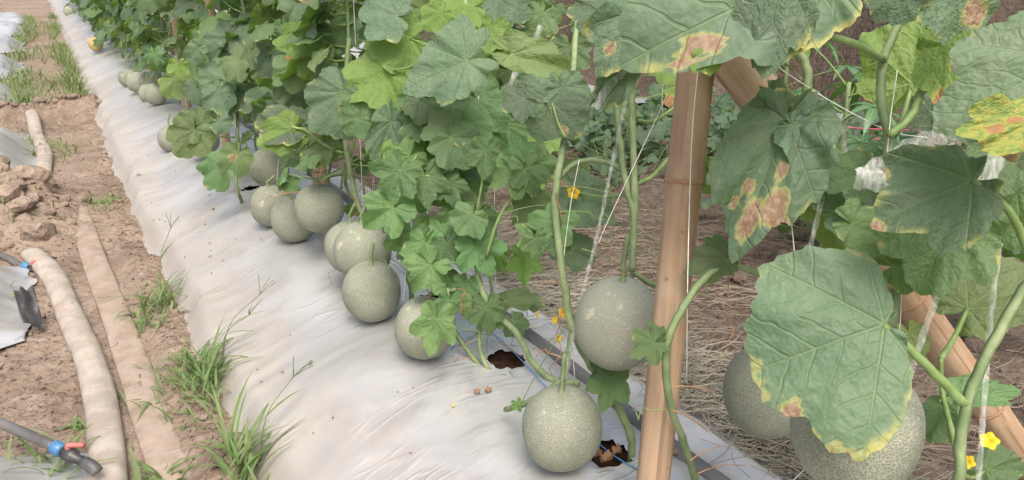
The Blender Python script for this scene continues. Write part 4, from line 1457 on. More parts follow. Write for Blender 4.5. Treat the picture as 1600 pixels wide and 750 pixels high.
for (px, py, s_) in [(882, 488, 0.017), (866, 500, 0.012), (872, 528, 0.012), (838, 492, 0.010), (897, 300, 0.02)]:
    flower(PF, at(px, py, 1.52), (CAM - at(px, py, 1.5)).normalized() * RND.uniform(0.3, 1) + RT * RND.gauss(0, 0.6) - Z * 0.2, s_)

# young leafy vine from the open hole
pts = grounded(pth(1.80, (746, 330), (742, 380), (747, 430), (756, 462), (772, 488), (808, 522), (832, 566), (862, 592, 1.78), (905, 600, 1.75)))
hb = Vector((0.80, 1.47, 0.195))
PG = plant_at(hb, 'young bright green lobed-leaf vine rising beside the open planting hole')
stem_part(PG, pts[:9], 0.0068, 0.0080, sides=9)
stem_part(PG, pth(1.84, (695, 490), (718, 530), (742, 562), (764, 586)) + [hb], 0.0052, 0.0066, sides=8)
stem_part(PG, pth(1.82, (742, 380, 1.8), (748, 450), (749, 520), (752, 553), (766, 580)) + [hb], 0.0045, 0.0066, sides=8)
stem_part(PG, pth(1.85, (716, 240), (712, 300), (700, 370), (690, 440), (695, 490)), 0.0045, 0.0050, sides=8)
stem_part(PG, pth(1.75, (828, 260), (805, 300), (780, 340), (760, 400)), 0.0035, 0.0045, 'petiole', 'petiole')
for (ax_, ay_, tx, ty, d, tilt, w, kd, root) in [
    (640, 245, 606, 282, 1.85, 0.3, 1.0, 'young', (690, 270)), (664, 275, 668, 330, 1.78, 0.3, 1.0, 'young', (706, 260)),
    (698, 285, 712, 325, 1.80, 0.2, 1.0, 'young', (710, 250)), (705, 215, 735, 258, 1.78, 0.5, 1.1, 'mid', (716, 240)),
    (712, 200, 655, 208, 1.80, 0.7, 0.9, 'mid', (716, 235)), (725, 195, 772, 225, 1.82, 0.7, 0.9, 'mid', None),
    (760, 235, 758, 285, 1.78, 0.4, 0.9, 'young', (745, 330)), (815, 265, 760, 290, 1.72, 0.6, 0.9, 'young', (828, 262)),
    (822, 262, 838, 312, 1.70, 0.2, 0.9, 'young', None), (818, 250, 800, 205, 1.72, 0.3, 0.8, 'young', (828, 265)),
    (835, 255, 862, 285, 1.74, 0.1, 1.0, 'mid', None), (838, 240, 850, 222, 1.75, 0.1, 1.0, 'mid', None),
    (655, 375, 616, 402, 1.80, 0.4, 0.9, 'young', (695, 400)), (665, 380, 662, 430, 1.79, 0.3, 1.0, 'young', (690, 420)),
    (690, 372, 672, 340, 1.82, 0.3, 0.9, 'young', (700, 380)), (700, 380, 722, 418, 1.78, 0.4, 1.0, 'young', None),
    (715, 360, 742, 338, 1.80, 0.4, 0.9, 'young', (742, 385)), (722, 365, 718, 402, 1.79, 0.4, 0.8, 'young', None),
    (745, 385, 770, 432, 1.76, 0.2, 1.1, 'young', (745, 375)), (752, 390, 785, 398, 1.8, 0.6, 0.7, 'young', None),
    (612, 342, 598, 366, 1.9, 0.3, 1.0, 'young', (620, 320)), (608, 335, 616, 318, 1.9, 0.3, 0.9, 'young', None),
    (682, 498, 668, 560, 1.66, 0.2, 0.8, 'young', (695, 495)), (685, 492, 655, 512, 1.67, 0.3, 0.9, 'young', None),
    (700, 470, 690, 505, 1.70, 0.3, 0.9, 'young', (700, 450)), (715, 455, 742, 480, 1.80, 0.4, 0.9, 'young', None),
    (730, 440, 722, 470, 1.80, 0.4, 1.0, 'mid', None), (738, 470, 728, 500, 1.79, 0.3, 1.0, 'lime', None),
    (705, 440, 680, 445, 1.82, 0.4, 0.9, 'young', None), (760, 480, 765, 525, 1.78, 0.2, 0.9, 'young', (748, 470)),
    (770, 500, 788, 515, 1.8, 0.4, 0.9, 'young', None), (800, 500, 815, 530, 1.85, 0.5, 0.9, 'mid', (790, 505)),
    (790, 470, 842, 462, 1.9, 0.9, 0.5, 'mid', (770, 478)), (820, 470, 850, 478, 1.95, 0.7, 0.7, 'mid', None),
    (690, 430, 712, 450, 1.84, 0.4, 1.0, 'mid', None), (650, 150, 640, 195, 1.85, 0.3, 0.9, 'young', (660, 200)),
    (655, 155, 690, 185, 1.85, 0.5, 1.0, 'mid', None), (660, 190, 625, 210, 1.86, 0.5, 0.9, 'mid', None),
    (745, 155, 790, 205, 1.9, 0.4, 0.9, 'mid', (716, 240)), (700, 160, 745, 185, 1.9, 0.5, 0.9, 'mid', None),
]:
    leaf(PG, ax_, ay_, tx, ty, d, 0.0, tilt, w, kd, root=(root + (d + 0.02,)) if root else None)
for (px, py, dx, dz, L, m_) in [(770, 480, -1, 0.4, 0.09, 'dry'), (742, 562, -0.8, 0.3, 0.06, 'dry'), (764, 586, 1, 0.1, 0.05, 'dry'), (770, 590, 1, 0.5, 0.06, 'petiole'), (690, 500, -1, 0.2, 0.07, 'dry'), (700, 500, 0.6, -0.2, 0.09, 'petiole'), (745, 400, 1, 0.5, 0.09, 'dry'), (720, 430, 1, -0.5, 0.1, 'petiole')]:
    tendril(PG, at(px, py, 1.79), RT * dx + Z * dz, L, m_)

# vine with the broad grey-green leaf at the top centre
pts = grounded(pth(1.86, (720, -40), (735, 60), (738, 130, 1.92), (745, 200, 1.98), (690, 330, 2.05), (640, 420, 2.05)))
PH = plant_at(pts[-1], 'melon vine with the broad grey-green leaf at the top centre')
stem_part(PH, pts, 0.0055, 0.0070, sides=8)
leaf(PH, 728, 95, 634, 135, 1.72, 0.0, 0.5, 0.95, 'old', lens=(0.55, 0.5, 0.8, 1.0, 0.75, 0.75, 0.6), droop=0.35, fold=0.16, wave=0.04, root=(738, 130, 1.9))
leaf(PH, 690, 20, 660, 45, 1.8, 0.0, 0.2, 1.0, 'mid', under=True)
leaf(PH, 770, 40, 760, 85, 1.9, 0.0, 0.4, 0.9, 'mid', under=True)
leaf(PH, 740, 10, 690, 8, 1.85, 0.0, 0.6, 1.0, 'mid', under=True)
leaf(PH, 600, 110, 545, 160, 1.95, 0.0, 0.6, 0.9, 'mid', under=True, root=(670, 90, 1.9))
leaf(PH, 540, 145, 482, 205, 2.05, 0.0, 0.45, 0.9, 'old', droop=0.4)
leaf(PH, 640, 60, 570, 75, 1.95, 0.0, 0.4, 0.9, 'lime', under=True, root=(730, 80, 1.9))
leaf(PH, 565, 150, 575, 205, 1.95, 0.0, 0.3, 1.0, 'mid')
leaf(PH, 610, 190, 585, 265, 1.9, 0.0, 0.3, 0.5, 'old', fold=0.3)
leaf(PH, 560, 185, 540, 212, 1.95, 0.0, 0.0, 1.0, 'mid')
leaf(PH, 620, 25, 560, 10, 1.9, 0.0, 0.4, 1.0, 'old')
leaf(PH, 780, 0, 830, 30, 1.95, 0.0, 0.5, 1.0, 'old')
leaf(PH, 850, 20, 830, 60, 2.0, 0.0, 0.5, 1.0, 'mid')
leaf(PH, 820, 60, 800, 95, 2.0, 0.0, 0.4, 0.9, 'mid', spots=((0.1, 0.5, 0.18),))

# vine in front of the second stake
pts = grounded(pth(2.25, (545, 60), (540, 130), (537, 200), (548, 270), (560, 320), (585, 370), (600, 440)))
PI_ = plant_at(pts[-1], 'melon vine right of the second bamboo stake above the centre melons')
stem_part(PI_, pts, 0.0075, 0.0085, sides=8)
stem_part(PI_, pth(2.3, (537, 240), (510, 228), (480, 205), (455, 198)), 0.0050, 0.0040, 'petiole', 'petiole')
stem_part(PI_, pth(2.3, (537, 265), (515, 275), (500, 283)), 0.0035, 0.0030)
leaf(PI_, 455, 198, 390, 190, 2.35, 0.0, 0.35, 0.7, 'old')
leaf(PI_, 456, 202, 400, 228, 2.34, 0.0, 0.1, 0.7, 'mid', under=True)
leaf(PI_, 470, 105, 425, 130, 2.4, 0.0, 0.5, 0.9, 'mid', root=(500, 125, 2.4))
leaf(PI_, 505, 85, 445, 92, 2.35, 0.0, 0.4, 0.8, 'lime', under=True, root=(540, 90, 2.3), spots=((0.1, 0.9, 0.12),))
leaf(PI_, 480, 60, 430, 68, 2.4, 0.0, 0.4, 0.9, 'mid', under=True)
leaf(PI_, 520, 40, 560, 70, 2.3, 0.0, 0.4, 0.9, 'mid')
leaf(PI_, 452, 285, 470, 300, 2.4, 0.0, 0.3, 0.9, 'young')
leaf(PI_, 440, 288, 450, 300, 2.4, 0.0, 0.3, 0.9, 'young')
leaf(PI_, 455, 240, 440, 262, 2.6, 0.0, 0.1, 0.9, 'mid')
leaf(PI_, 610, 150, 640, 190, 2.2, 0.0, 0.5, 1.0, 'mid', root=(540, 160, 2.25))
for (px, py, dx, dz, L, m_) in [(545, 270, 1, -0.3, 0.09, 'petiole'), (560, 330, -0.6, -0.8, 0.10, 'dry'), (570, 350, 0.6, -0.6, 0.1, 'petiole'), (470, 300, -1, 0, 0.16, 'dry'), (560, 300, 0.3, 0.6, 0.08, 'dry')]:
    tendril(PI_, at(px, py, 2.25), RT * dx + Z * dz, L, m_)

# low leaves hanging out over the film on the left
pts = grounded(pth(3.05, (400, 20), (395, 90), (375, 150), (370, 210), (368, 270), (372, 300)))
PJ = plant_at(pts[-1], 'melon vine with serrated leaves hanging out low over the silver film')
stem_part(PJ, pts, 0.0065, 0.0075, sides=8)
leaf(PJ, 303, 203, 280, 246, 2.95, 0.0, 0.2, 1.0, 'lime', root=(368, 215, 3.05), droop=0.3, fold=0.16)
leaf(PJ, 306, 200, 312, 166, 2.96, 0.0, 0.2, 0.9, 'mid')
leaf(PJ, 300, 200, 262, 205, 2.95, 0.0, 0.2, 0.9, 'lime')
leaf(PJ, 350, 255, 315, 297, 2.85, 0.0, 0.5, 0.7, 'mid', root=(372, 240, 3.0))
leaf(PJ, 372, 240, 350, 278, 2.84, 0.0, 0.2, 0.8, 'lime', root=(385, 225, 3.0), spots=((0.1, 0.2, 0.15),))
leaf(PJ, 340, 175, 345, 198, 3.1, 0.0, 0.3, 1.2, 'old')
leaf(PJ, 350, 120, 308, 140, 3.0, 0.0, 0.4, 1.0, 'old', root=(380, 120, 3.05))
leaf(PJ, 365, 60, 330, 100, 3.0, 0.0, 0.4, 0.9, 'old', root=(395, 80, 3.05))
leaf(PJ, 360, 55, 395, 70, 3.0, 0.0, 0.3, 1.0, 'old')
leaf(PJ, 440, 160, 392, 200, 2.8, 0.0, 0.4, 1.0, 'old', root=(380, 150, 3.0))
leaf(PJ, 420, 110, 405, 140, 2.9, 0.0, 0.4, 1.0, 'mid')

# thin side shoots and tendrils tangled between the melons
for pl_, n_, (x0, x1), (y0, y1), d0 in ((PI_, 12, (520, 600), (250, 400), 2.2), (PG, 14, (650, 790), (410, 560), 1.78), (PF, 8, (840, 920), (260, 520), 1.5), (PE, 6, (950, 1010), (200, 420), 1.46)):
    for _ in range(n_):
        tendril(pl_, at(RND.uniform(x0, x1), RND.uniform(y0, y1), d0 + RND.uniform(-0.05, 0.08)), RT * RND.gauss(0, 1) + Z * RND.gauss(-0.2, 0.8), RND.uniform(0.07, 0.2), RND.choice(['petiole', 'petiole', 'dry']), coil=RND.random() < 0.6)
# leaves that close the curtain between the near vines
for pl_, n_, (x0, x1), (y0, y1), (d0, d1), kinds_ in (
        (PI_, 22, (430, 660), (30, 235), (2.25, 2.75), ('old', 'old', 'mid', 'mid', 'young')),
        (PH, 20, (620, 900), (-20, 150), (1.95, 2.5), ('old', 'mid', 'mid', 'lime')),
        (PG, 10, (610, 850), (180, 300), (1.85, 2.1), ('mid', 'young', 'young')),
        (PG, 16, (610, 890), (250, 420), (1.70, 2.0), ('young', 'young', 'mid')),
        (PJ, 14, (270, 430), (0, 190), (2.9, 3.4), ('old', 'old', 'mid'))):
    for _ in range(n_):
        px, py, d = RND.uniform(x0, x1), RND.uniform(y0, y1), RND.uniform(d0, d1)
        a_ = RND.gauss(1.9, 0.7)
        L = RND.uniform(0.055, 0.10) * FPX / d
        leaf(pl_, px, py, px + math.cos(a_) * L, py + math.sin(a_) * L, d, 0.0, RND.uniform(0.1, 0.7), RND.uniform(0.75, 1.1), RND.choice(kinds_), under=RND.random() < 0.2,
             root=(px + RND.uniform(-10, 40), py - RND.uniform(-20, 40), d + 0.08), wave=RND.uniform(0.05, 0.10), fold=RND.uniform(0.0, 0.3))


# ------------------------------------------------------------------ strings and tapes near the camera
def ribbon(ptsv, w, label, name='plastic_tape', cat='tape', mat='tape', twist=0.0):
    path = smooth_path(ptsv, 8)
    vs_, fs_ = [], []
    for i, p in enumerate(path):
        tt = (path[min(i + 1, len(path) - 1)] - path[max(i - 1, 0)]).normalized()
        s_ = tt.cross((CAM - p).normalized() + Vector((math.sin(i * 0.35 + twist), 0, 0)) * 0.5).normalized()
        n_ = s_.cross(tt)
        ww = w * (1 + 0.15 * math.sin(i * 1.7 + twist))
        for e_ in (-1, -0.3, 0.3, 1):
            vs_.append(p + s_ * e_ * ww / 2 + n_ * (0.18 * w * (1 - abs(e_)) + 0.0006))
    for i in range(len(path) - 1):
        for e_ in range(3):
            q = i * 4 + e_
            fs_.append((q, q + 1, q + 5, q + 4))
    o = link(name, mesh(name, [v_ - path[0] for v_ in vs_], fs_, M[mat]), None, path[0])
    return tag(o, label, cat, 'white tapes and strings by the near vines')


NS = 'white tapes and strings by the near vines'
ribbon(pth(1.42, (988, 108), (960, 240), (932, 372), (905, 480), (884, 592, 1.44)), 0.0065, 'white plastic tape slanting down to the lowest melon')
ribbon(pth(0.93, (1478, 425), (1440, 530), (1405, 640), (1372, 760)), 0.0075, 'wide white tape crossing in front of the right corner melon', twist=1)
ribbon(pth(0.90, (1562, 380), (1550, 480), (1538, 620), (1528, 760)), 0.006, 'long white tape hanging at the right beside the thick stem', twist=2)
ribbon(pth(1.05, (1312, 178), (1300, 230), (1282, 320), (1262, 400)), 0.007, 'left of two white tapes hung from the cross string', twist=0.5)
ribbon(pth(1.05, (1313, 178), (1320, 240), (1326, 330)), 0.007, 'right of two white tapes hung from the cross string', twist=2.5)
ribbon(pth(0.98, (1345, 280), (1400, 245), (1450, 220), (1500, 215)), 0.026, 'wide crumpled clear film strip tied across the right vines', twist=1.2)
ribbon(pth(0.97, (1335, 278), (1400, 285), (1455, 270), (1500, 235)), 0.026, 'lower crumpled clear film strip below the first', twist=0.2)
ribbon(pth(0.88, (1540, 285), (1565, 235), (1600, 225)), 0.020, 'knotted clear film scrap under the top right leaf', twist=0.4)
ribbon(pth(1.3, (930, 170), (955, 130), (985, 105)), 0.016, 'grey film scrap hooked on the vine left of the stake', twist=0.7)
ribbon(pth(1.95, (785, 165), (805, 115), (830, 75), (845, 40)), 0.014, 'frayed white tape strip high behind the top centre leaves', twist=0.7)


def near_string(label, d, *pp, r=0.0007, mat='twine'):
    path = smooth_path(pth(d, *pp), 6)
    return tag(MB().tube(path, r, 5).build('support_string', M[mat], None, path[0]), label, 'string', NS)


near_string('thin white twine falling straight down the face of the near stake', 1.10, (1092, 95), (1082, 200), (1077, 330), (1074, 470), (1073, 600, 1.2))
near_string('thin string slanting from the stake top towards the hanging melon', 1.42, (1060, 105), (1030, 175), (990, 260), (950, 345), (935, 380))
near_string('white cross string tied between the right vines', 1.0, (1195, 90), (1250, 128), (1310, 165), (1390, 205), (1450, 215))
near_string('thin white twine left of the big leaf, reaching its upper edge', 1.05, (1222, 200), (1228, 250), (1236, 340), (1246, 440))
near_string('thin twine running down past the tip of the big leaf', 1.0, (1410, 380), (1405, 520), (1385, 600), (1290, 700), (1230, 760))
near_string('short twine hanging on the upper right stem', 0.97, (1402, 110), (1392, 180), (1386, 240))
near_string('white twine up the vine behind the lowest melon', 1.47, (905, 250), (890, 330), (880, 430), (892, 520), (898, 590))
near_string('old brown twine left of the young leafy vine', 2.2, (588, 200), (582, 300), (580, 380), (576, 430), mat='twine_old')
near_string('white twine by the young leafy vine, left side', 1.95, (652, 120), (648, 260), (640, 360), (630, 470))
near_string('white twine by the young leafy vine, right side', 1.9, (748, 150), (746, 260), (745, 330), (750, 440))
near_string('white twine tied to the scarred melon stalk', 2.40, (508, 215), (503, 255), (497, 290))
near_string('white twine above the pale melon behind the trio', 2.9, (440, 200), (436, 240), (432, 285))

# blue twine lying on the film
mb = []
for (px, py) in [(690, 492), (720, 505), (748, 518), (800, 560), (860, 628), (918, 688), (960, 722), (1012, 756)]:
    q = on(px, py, 0.2)
    mb.append(Vector((q.x, q.y, float(film_z(np.array([q.x]), np.array([q.y]))[0]) + 0.006)))
tag(MB().tube(smooth_path(mb, 8), 0.0013, 5).build('blue_twine', M['twine_blue'], None, mb[0]), 'thin blue twine lying along the film past the planting holes', 'string')

# black drip hose lying along the film
path = []
for i in range(110):
    y_ = 0.3 + i * 0.055 if i < 80 else 4.7 + (i - 80) * 0.3
    x_ = 0.972 + 0.008 * math.sin(y_ * 1.7) - 0.004 * y_
    path.append(Vector((x_, y_, float(bed_z(x_, y_)) + 0.010)))
tag(MB().tube(path, 0.022, 12, flat=(1.0, 0.55)).build('drip_hose', M['black_dusty'], None, path[0]), 'flattened black drip hose lying lengthwise on the silver film', 'hose')


# ------------------------------------------------------------------ hoses, pipes and valves in the furrow
def gz(x, y):
    return float(ground_z(np.array([x]), np.array([y]))[0])


def hose(pxs, r, flat, label, z=0.04, lift=0.6, mat='hose'):
    pts_ = []
    for (px, py) in pxs:
        q = on(px, py, z) if not isinstance(px, float) else Vector((px, py, 0))
        pts_.append(Vector((q.x, q.y, max(gz(q.x, q.y), 0.0))))
    path = smooth_path(pts_, 14)
    n_ = len(path)
    rad = []
    for i, p in enumerate(path):
        p.z = max(0.0, p.z * 0.5) + r * flat[1] * lift + 0.002 * math.sin(i * 0.31)
        rad.append(r * (1 + 0.035 * float(vn(i * 0.13, 0.0, 5))))
    mb = MB()
    S = 18
    vs_, fs_ = tube_vf(path, rad, S, flat=flat)
    out = []
    for i, v_ in enumerate(vs_):
        k_ = i // S
        out.append(v_ + Vector((0, 0, 0.0035 * float(vn(v_.x * 60, v_.y * 22, 9)))))
    mb.add(out, fs_)
    o = mb.build('layflat_hose', M[mat], None, path[0])
    return tag(o, label, 'hose', 'tan canvas hoses in the furrow')


hose([(48, 392), (82, 425), (106, 480), (135, 545), (154, 610), (163, 680), (167, 750), (166, 860)], 0.041, (1.0, 0.72), 'round swollen tan canvas hose in the furrow, with the valves on it')
hose([(112, 318), (128, 350), (150, 410), (176, 475), (205, 555), (228, 625), (252, 690), (275, 760), (305, 850)], 0.046, (1.0, 0.26), 'flat dusty tan canvas hose beside the round one in the furrow', 0.03, mat='hose_dusty')
hose([(66, 262), (68, 232), (56, 205), (50, 182), (34, 160)], 0.042, (1.0, 0.7), 'short crooked stretch of tan hose beyond the soil mound', 0.05)


def valve(pipe_pts, zed, label, s=1.0):
    """black pipe, blue collar, black body and red lever, joining the round hose"""
    pts_ = [Vector(p) for p in pipe_pts]
    root = empty('valve_pipe', pts_[-1], label, 'pipe valve', 'valves feeding the side beds')
    L0 = root.location
    path = smooth_path(pts_, 6)
    k_ = len(path)
    # last fifth is the valve, the rest is pipe
    cut = int(k_ * 0.60)
    vs_, fs_ = tube_vf(path[:cut + 1], 0.016 * s, 12)
    link('pipe', mesh('pipe', [v_ - L0 for v_ in vs_], fs_, M['black_dusty']), root)
    a_, b_ = path[cut], path[min(k_ - 1, cut + 3)]
    d_ = (path[-1] - path[cut]).normalized()
    col_ = [a_ - d_ * 0.004, a_, a_ + d_ * 0.030 * s, a_ + d_ * 0.034 * s]
    vs_, fs_ = tube_vf(col_, [0.017 * s, 0.0215 * s, 0.0205 * s, 0.015 * s], 14, rib=0.04)
    link('collar', mesh('collar', [v_ - L0 for v_ in vs_], fs_, M['blue_plastic']), root)
    c = a_ + d_ * 0.034 * s
    bp = [c, c + d_ * 0.012 * s, c + d_ * 0.018 * s, c + d_ * 0.038 * s, c + d_ * 0.046 * s, c + d_ * 0.052 * s, c + d_ * 0.085 * s]
    vs_, fs_ = tube_vf(bp, [0.013 * s, 0.013 * s, 0.021 * s, 0.022 * s, 0.020 * s, 0.014 * s, 0.015 * s], 14)
    vb = link('valve_body', mesh('valve_body', [v_ - L0 for v_ in vs_], fs_, M['black_plastic']), root)
    h = c + d_ * 0.028 * s + Vector((0, 0, 0.020 * s))
    side = d_.cross(Z).normalized()
    pts2 = [h, h + Vector((0, 0, 0.012 * s)), h + Vector((0, 0, 0.016 * s)) + (d_ * 0.8 - side * 0.4) * 0.02 * s, h + Vector((0, 0, 0.020 * s)) + (d_ * 0.9 - side * 0.4) * 0.05 * s]
    vs_, fs_ = tube_vf(smooth_path(pts2, 4), 0.0085 * s, 8, flat=None)
    lv = link('lever', mesh('lever', [v_ - L0 for v_ in vs_], fs_, M['red_plastic']), vb)
    e_ = c + d_ * 0.085 * s
    vs_, fs_ = tube_vf(smooth_path([e_, e_ + d_ * 0.03 * s, e_ + d_ * 0.05 * s - Z * 0.01], 3), 0.018 * s, 12)
    link('hose_clamp', mesh('hose_clamp', [v_ - L0 for v_ in vs_], fs_, M['black_dusty']), root)
    return root


valve([at(-60, 640, 1.86), at(0, 661, 1.80), at(45, 680, 1.76), at(85, 698, 1.73), at(120, 714, 1.71), at(158, 736, 1.69)], 0, 'black pipe with blue collar and red valve lever in the bottom left corner', 0.75)
valve([at(-20, 395, 3.05), at(10, 402, 3.0), at(28, 412, 2.97), at(48, 418, 2.95), at(66, 424, 2.93)], 0, 'small blue and red valve at the end of the second side bed', 0.8)


# ------------------------------------------------------------------ grass
def blade(mb, p, d, L, w, up, droop):
    n_ = 6
    s_ = d.cross(Z).normalized()
    q = p.copy()
    vs_, fs_ = [], []
    el = up
    for i in range(n_ + 1):
        f_ = i / n_
        ww = w * (1 - f_ ** 2.2) * (0.6 + 0.8 * min(1, f_ * 3)) / 2
        nn = Vector((0, 0, 1)) * math.cos(el) - d * math.sin(el)
        vs_ += [q - s_ * ww, q - nn * ww * 0.35, q + s_ * ww]
        q = q + (d * math.cos(el) + Z * math.sin(el)) * (L / n_)
        el -= droop / n_
    for i in range(n_):
        for e_ in range(2):
            k_ = i * 3 + e_
            fs_.append((k_, k_ + 1, k_ + 4, k_ + 3))
    mb.add(vs_, fs_)


def tuft(p, n_, L, w, label, spread=0.04, mat='grass', stalks=0, lean=None):
    root = empty('grass_tuft', p, label, 'grass', 'weed tufts along the film edge')
    for part in range(2):
        mb = MB()
        for _ in range(n_ // 2):
            a_ = RND.uniform(0, 6.283)
            d_ = Vector((math.cos(a_), math.sin(a_), 0))
            if lean:
                d_ = (d_ + lean * 0.6).normalized()
            o_ = Vector((RND.gauss(0, spread), RND.gauss(0, spread * 1.3), 0))
            lim = float(xl(p.y + o_.y)) - 0.006 - p.x
            if o_.x > lim:
                o_.x = lim - RND.uniform(0, 0.03)
            o_.z = gz(p.x + o_.x, p.y + o_.y) - p.z - 0.002
            blade(mb, o_, d_, L * RND.uniform(0.45, 1.15), w * RND.uniform(0.7, 1.2), RND.uniform(0.6, 1.45), RND.uniform(0.6, 2.2))
        structure(link('blades', mesh('blades', mb.v, mb.f, M[mat if part else ('grass_dull' if mat == 'grass' else mat)]), root), 'stuff')
    for _ in range(stalks):
        a_ = RND.uniform(-1.0, 1.0)
        d_ = Vector((math.cos(a_), math.sin(a_), 0)) * 0.5
        h_ = L * RND.uniform(1.2, 1.9)
        pts_ = [Vector((0, 0, 0)), d_ * h_ * 0.3 + Z * h_ * 0.6, d_ * h_ + Z * h_ * 0.9]
        path = smooth_path(pts_, 5)
        vs_, fs_ = tube_vf(path, 0.0011, 4)
        mb = MB().add(vs_, fs_)
        for j in range(4):
            dj = (d_ + Vector((RND.gauss(0, 0.6), RND.gauss(0, 0.6), 0.7))).normalized()
            mb.tube([path[-1], path[-1] + dj * 0.03, path[-1] + dj * 0.06 - Z * 0.004], 0.0009, 4)
        blade(mb, path[len(path) // 2], Vector((d_.x, d_.y, 0)).normalized(), 0.11, 0.006, 0.5, 0.6)
        link('seed_stalk', mesh('seed_stalk', mb.v, mb.f, M['grass_dull']), root)
    return root


def tuft_px(px, py, n_, L, w, label, **k):
    q = on(px, py, 0.02)
    q.z = gz(q.x, q.y) - 0.004
    return tuft(q, n_, L, w, label, **k)


tuft_px(252, 478, 50, 0.17, 0.0065, 'grey-green grass tuft at the film edge, farthest of the three big ones', spread=0.035, stalks=1, lean=Vector((0.4, 0.3, 0)))
tuft_px(345, 590, 66, 0.20, 0.0062, 'fresh green grass tuft at the film edge with tall seed stalks', spread=0.045, stalks=2, lean=Vector((0.5, 0, 0)))
tuft_px(405, 735, 50, 0.19, 0.0072, 'broad-bladed grass tuft at the bottom edge against the film', spread=0.045, stalks=1, lean=Vector((0.6, 0.2, 0)))
tuft_px(285, 600, 50, 0.10, 0.0050, 'low creeping grass beside the flat hose', spread=0.06, lean=Vector((-0.8, 0, 0)))
tuft_px(300, 640, 40, 0.11, 0.0050, 'thin sprawling grass reaching over the flat hose', spread=0.06, lean=Vector((-1.0, 0, 0)))
tuft_px(228, 505, 30, 0.07, 0.0050, 'small grass sprout below the grey-green tuft', spread=0.03)
tuft_px(165, 322, 70, 0.05, 0.0060, 'small round green weed near the buried end of the flat hose', spread=0.045)
tuft_px(120, 166, 60, 0.14, 0.0090, 'grass clump growing out of the soil ridge', spread=0.05)
tuft_px(88, 735, 50, 0.16, 0.0070, 'upright grass around the red valve lever', spread=0.05)
tuft_px(255, 748, 16, 0.12, 0.0100, 'broad grass blades at the bottom edge on the flat hose', spread=0.02)
tuft_px(10, 470, 14, 0.09, 0.0110, 'few wide green blades on the torn black film corner', spread=0.03)
tuft_px(125, 655, 12, 0.05, 0.0090, 'tiny pale seedling left of the round hose', spread=0.015)
tuft_px(75, 235, 60, 0.12, 0.0060, 'weeds growing round the crooked hose stretch', spread=0.09)
tuft_px(28, 225, 90, 0.14, 0.0060, 'weeds spilling over the third side bed', spread=0.14, mat='grass_dull')
tuft_px(15, 365, 40, 0.10, 0.0060, 'weeds on the near flank of the soil mound', spread=0.09, mat='grass_dull')
mb = MB()
for _ in range(4600):         # the far furrow is overgrown
    y_ = 7.1 + 12 * RND.random() ** 1.5
    if RND.random() < 0.5:
        x_ = float(xl(y_)) - abs(RND.gauss(0, 0.10)) - 0.01
    else:
        x_ = -0.30 + RND.gauss(0, 0.11)
    if vn(np.array([x_ * 4]), np.array([y_ * 1.5]), 66)[0] < -0.25:
        continue
    a_ = RND.uniform(0, 6.283)
    blade(mb, Vector((x_, y_, gz(x_, y_))), Vector((math.cos(a_), math.sin(a_), 0)), RND.uniform(0.06, 0.22), 0.008, RND.uniform(0.7, 1.45), RND.uniform(0.5, 1.6))
fg = mb.build('furrow_grass', M['grass_dull'])
structure(fg, 'stuff')
fg['label'] = 'dull green grass overgrowing the far furrow'

# dry leaves and crumbs on the film
def dry_leaf(px, py, s_, label, mat='dry_leaf'):
    q = on(px, py, 0.2)
    q.z = float(film_z(np.array([q.x]), np.array([q.y]))[0]) + 0.004
    me_ = leaf_mesh('dry_leaf', 5, 2, 'ivy', int(px * 3), cup=0.5, fold=0.5, droop=-0.6, sdroop=-0.5, wave=0.16, mat=M[mat])
    mw = Matrix.Translation(q) @ Matrix.Rotation(px * 0.37, 4, 'Z') @ Matrix.Diagonal((s_, s_, s_, 1))
    o = link('dry_leaf', me_, mw=mw)
    return tag(o, label, 'dry leaf', 'dry leaves on the film')


dry_leaf(746, 634, 0.011, 'left of two curled brown dry leaves on the film')
dry_leaf(763, 632, 0.012, 'right of two curled brown dry leaves on the film')
dry_leaf(708, 653, 0.006, 'tiny ochre crumb of dry leaf alone on the film', 'petal')
dry_leaf(945, 728, 0.022, 'pale crumpled dry leaf in the near planting hole')
dry_leaf(962, 712, 0.018, 'smaller brown dry leaf in the near planting hole')
dry_leaf(932, 718, 0.016, 'brown dry leaf at the left rim of the near hole')
dry_leaf(1056, 698, 0.012, 'brown dry leaf scrap beside the near stake')

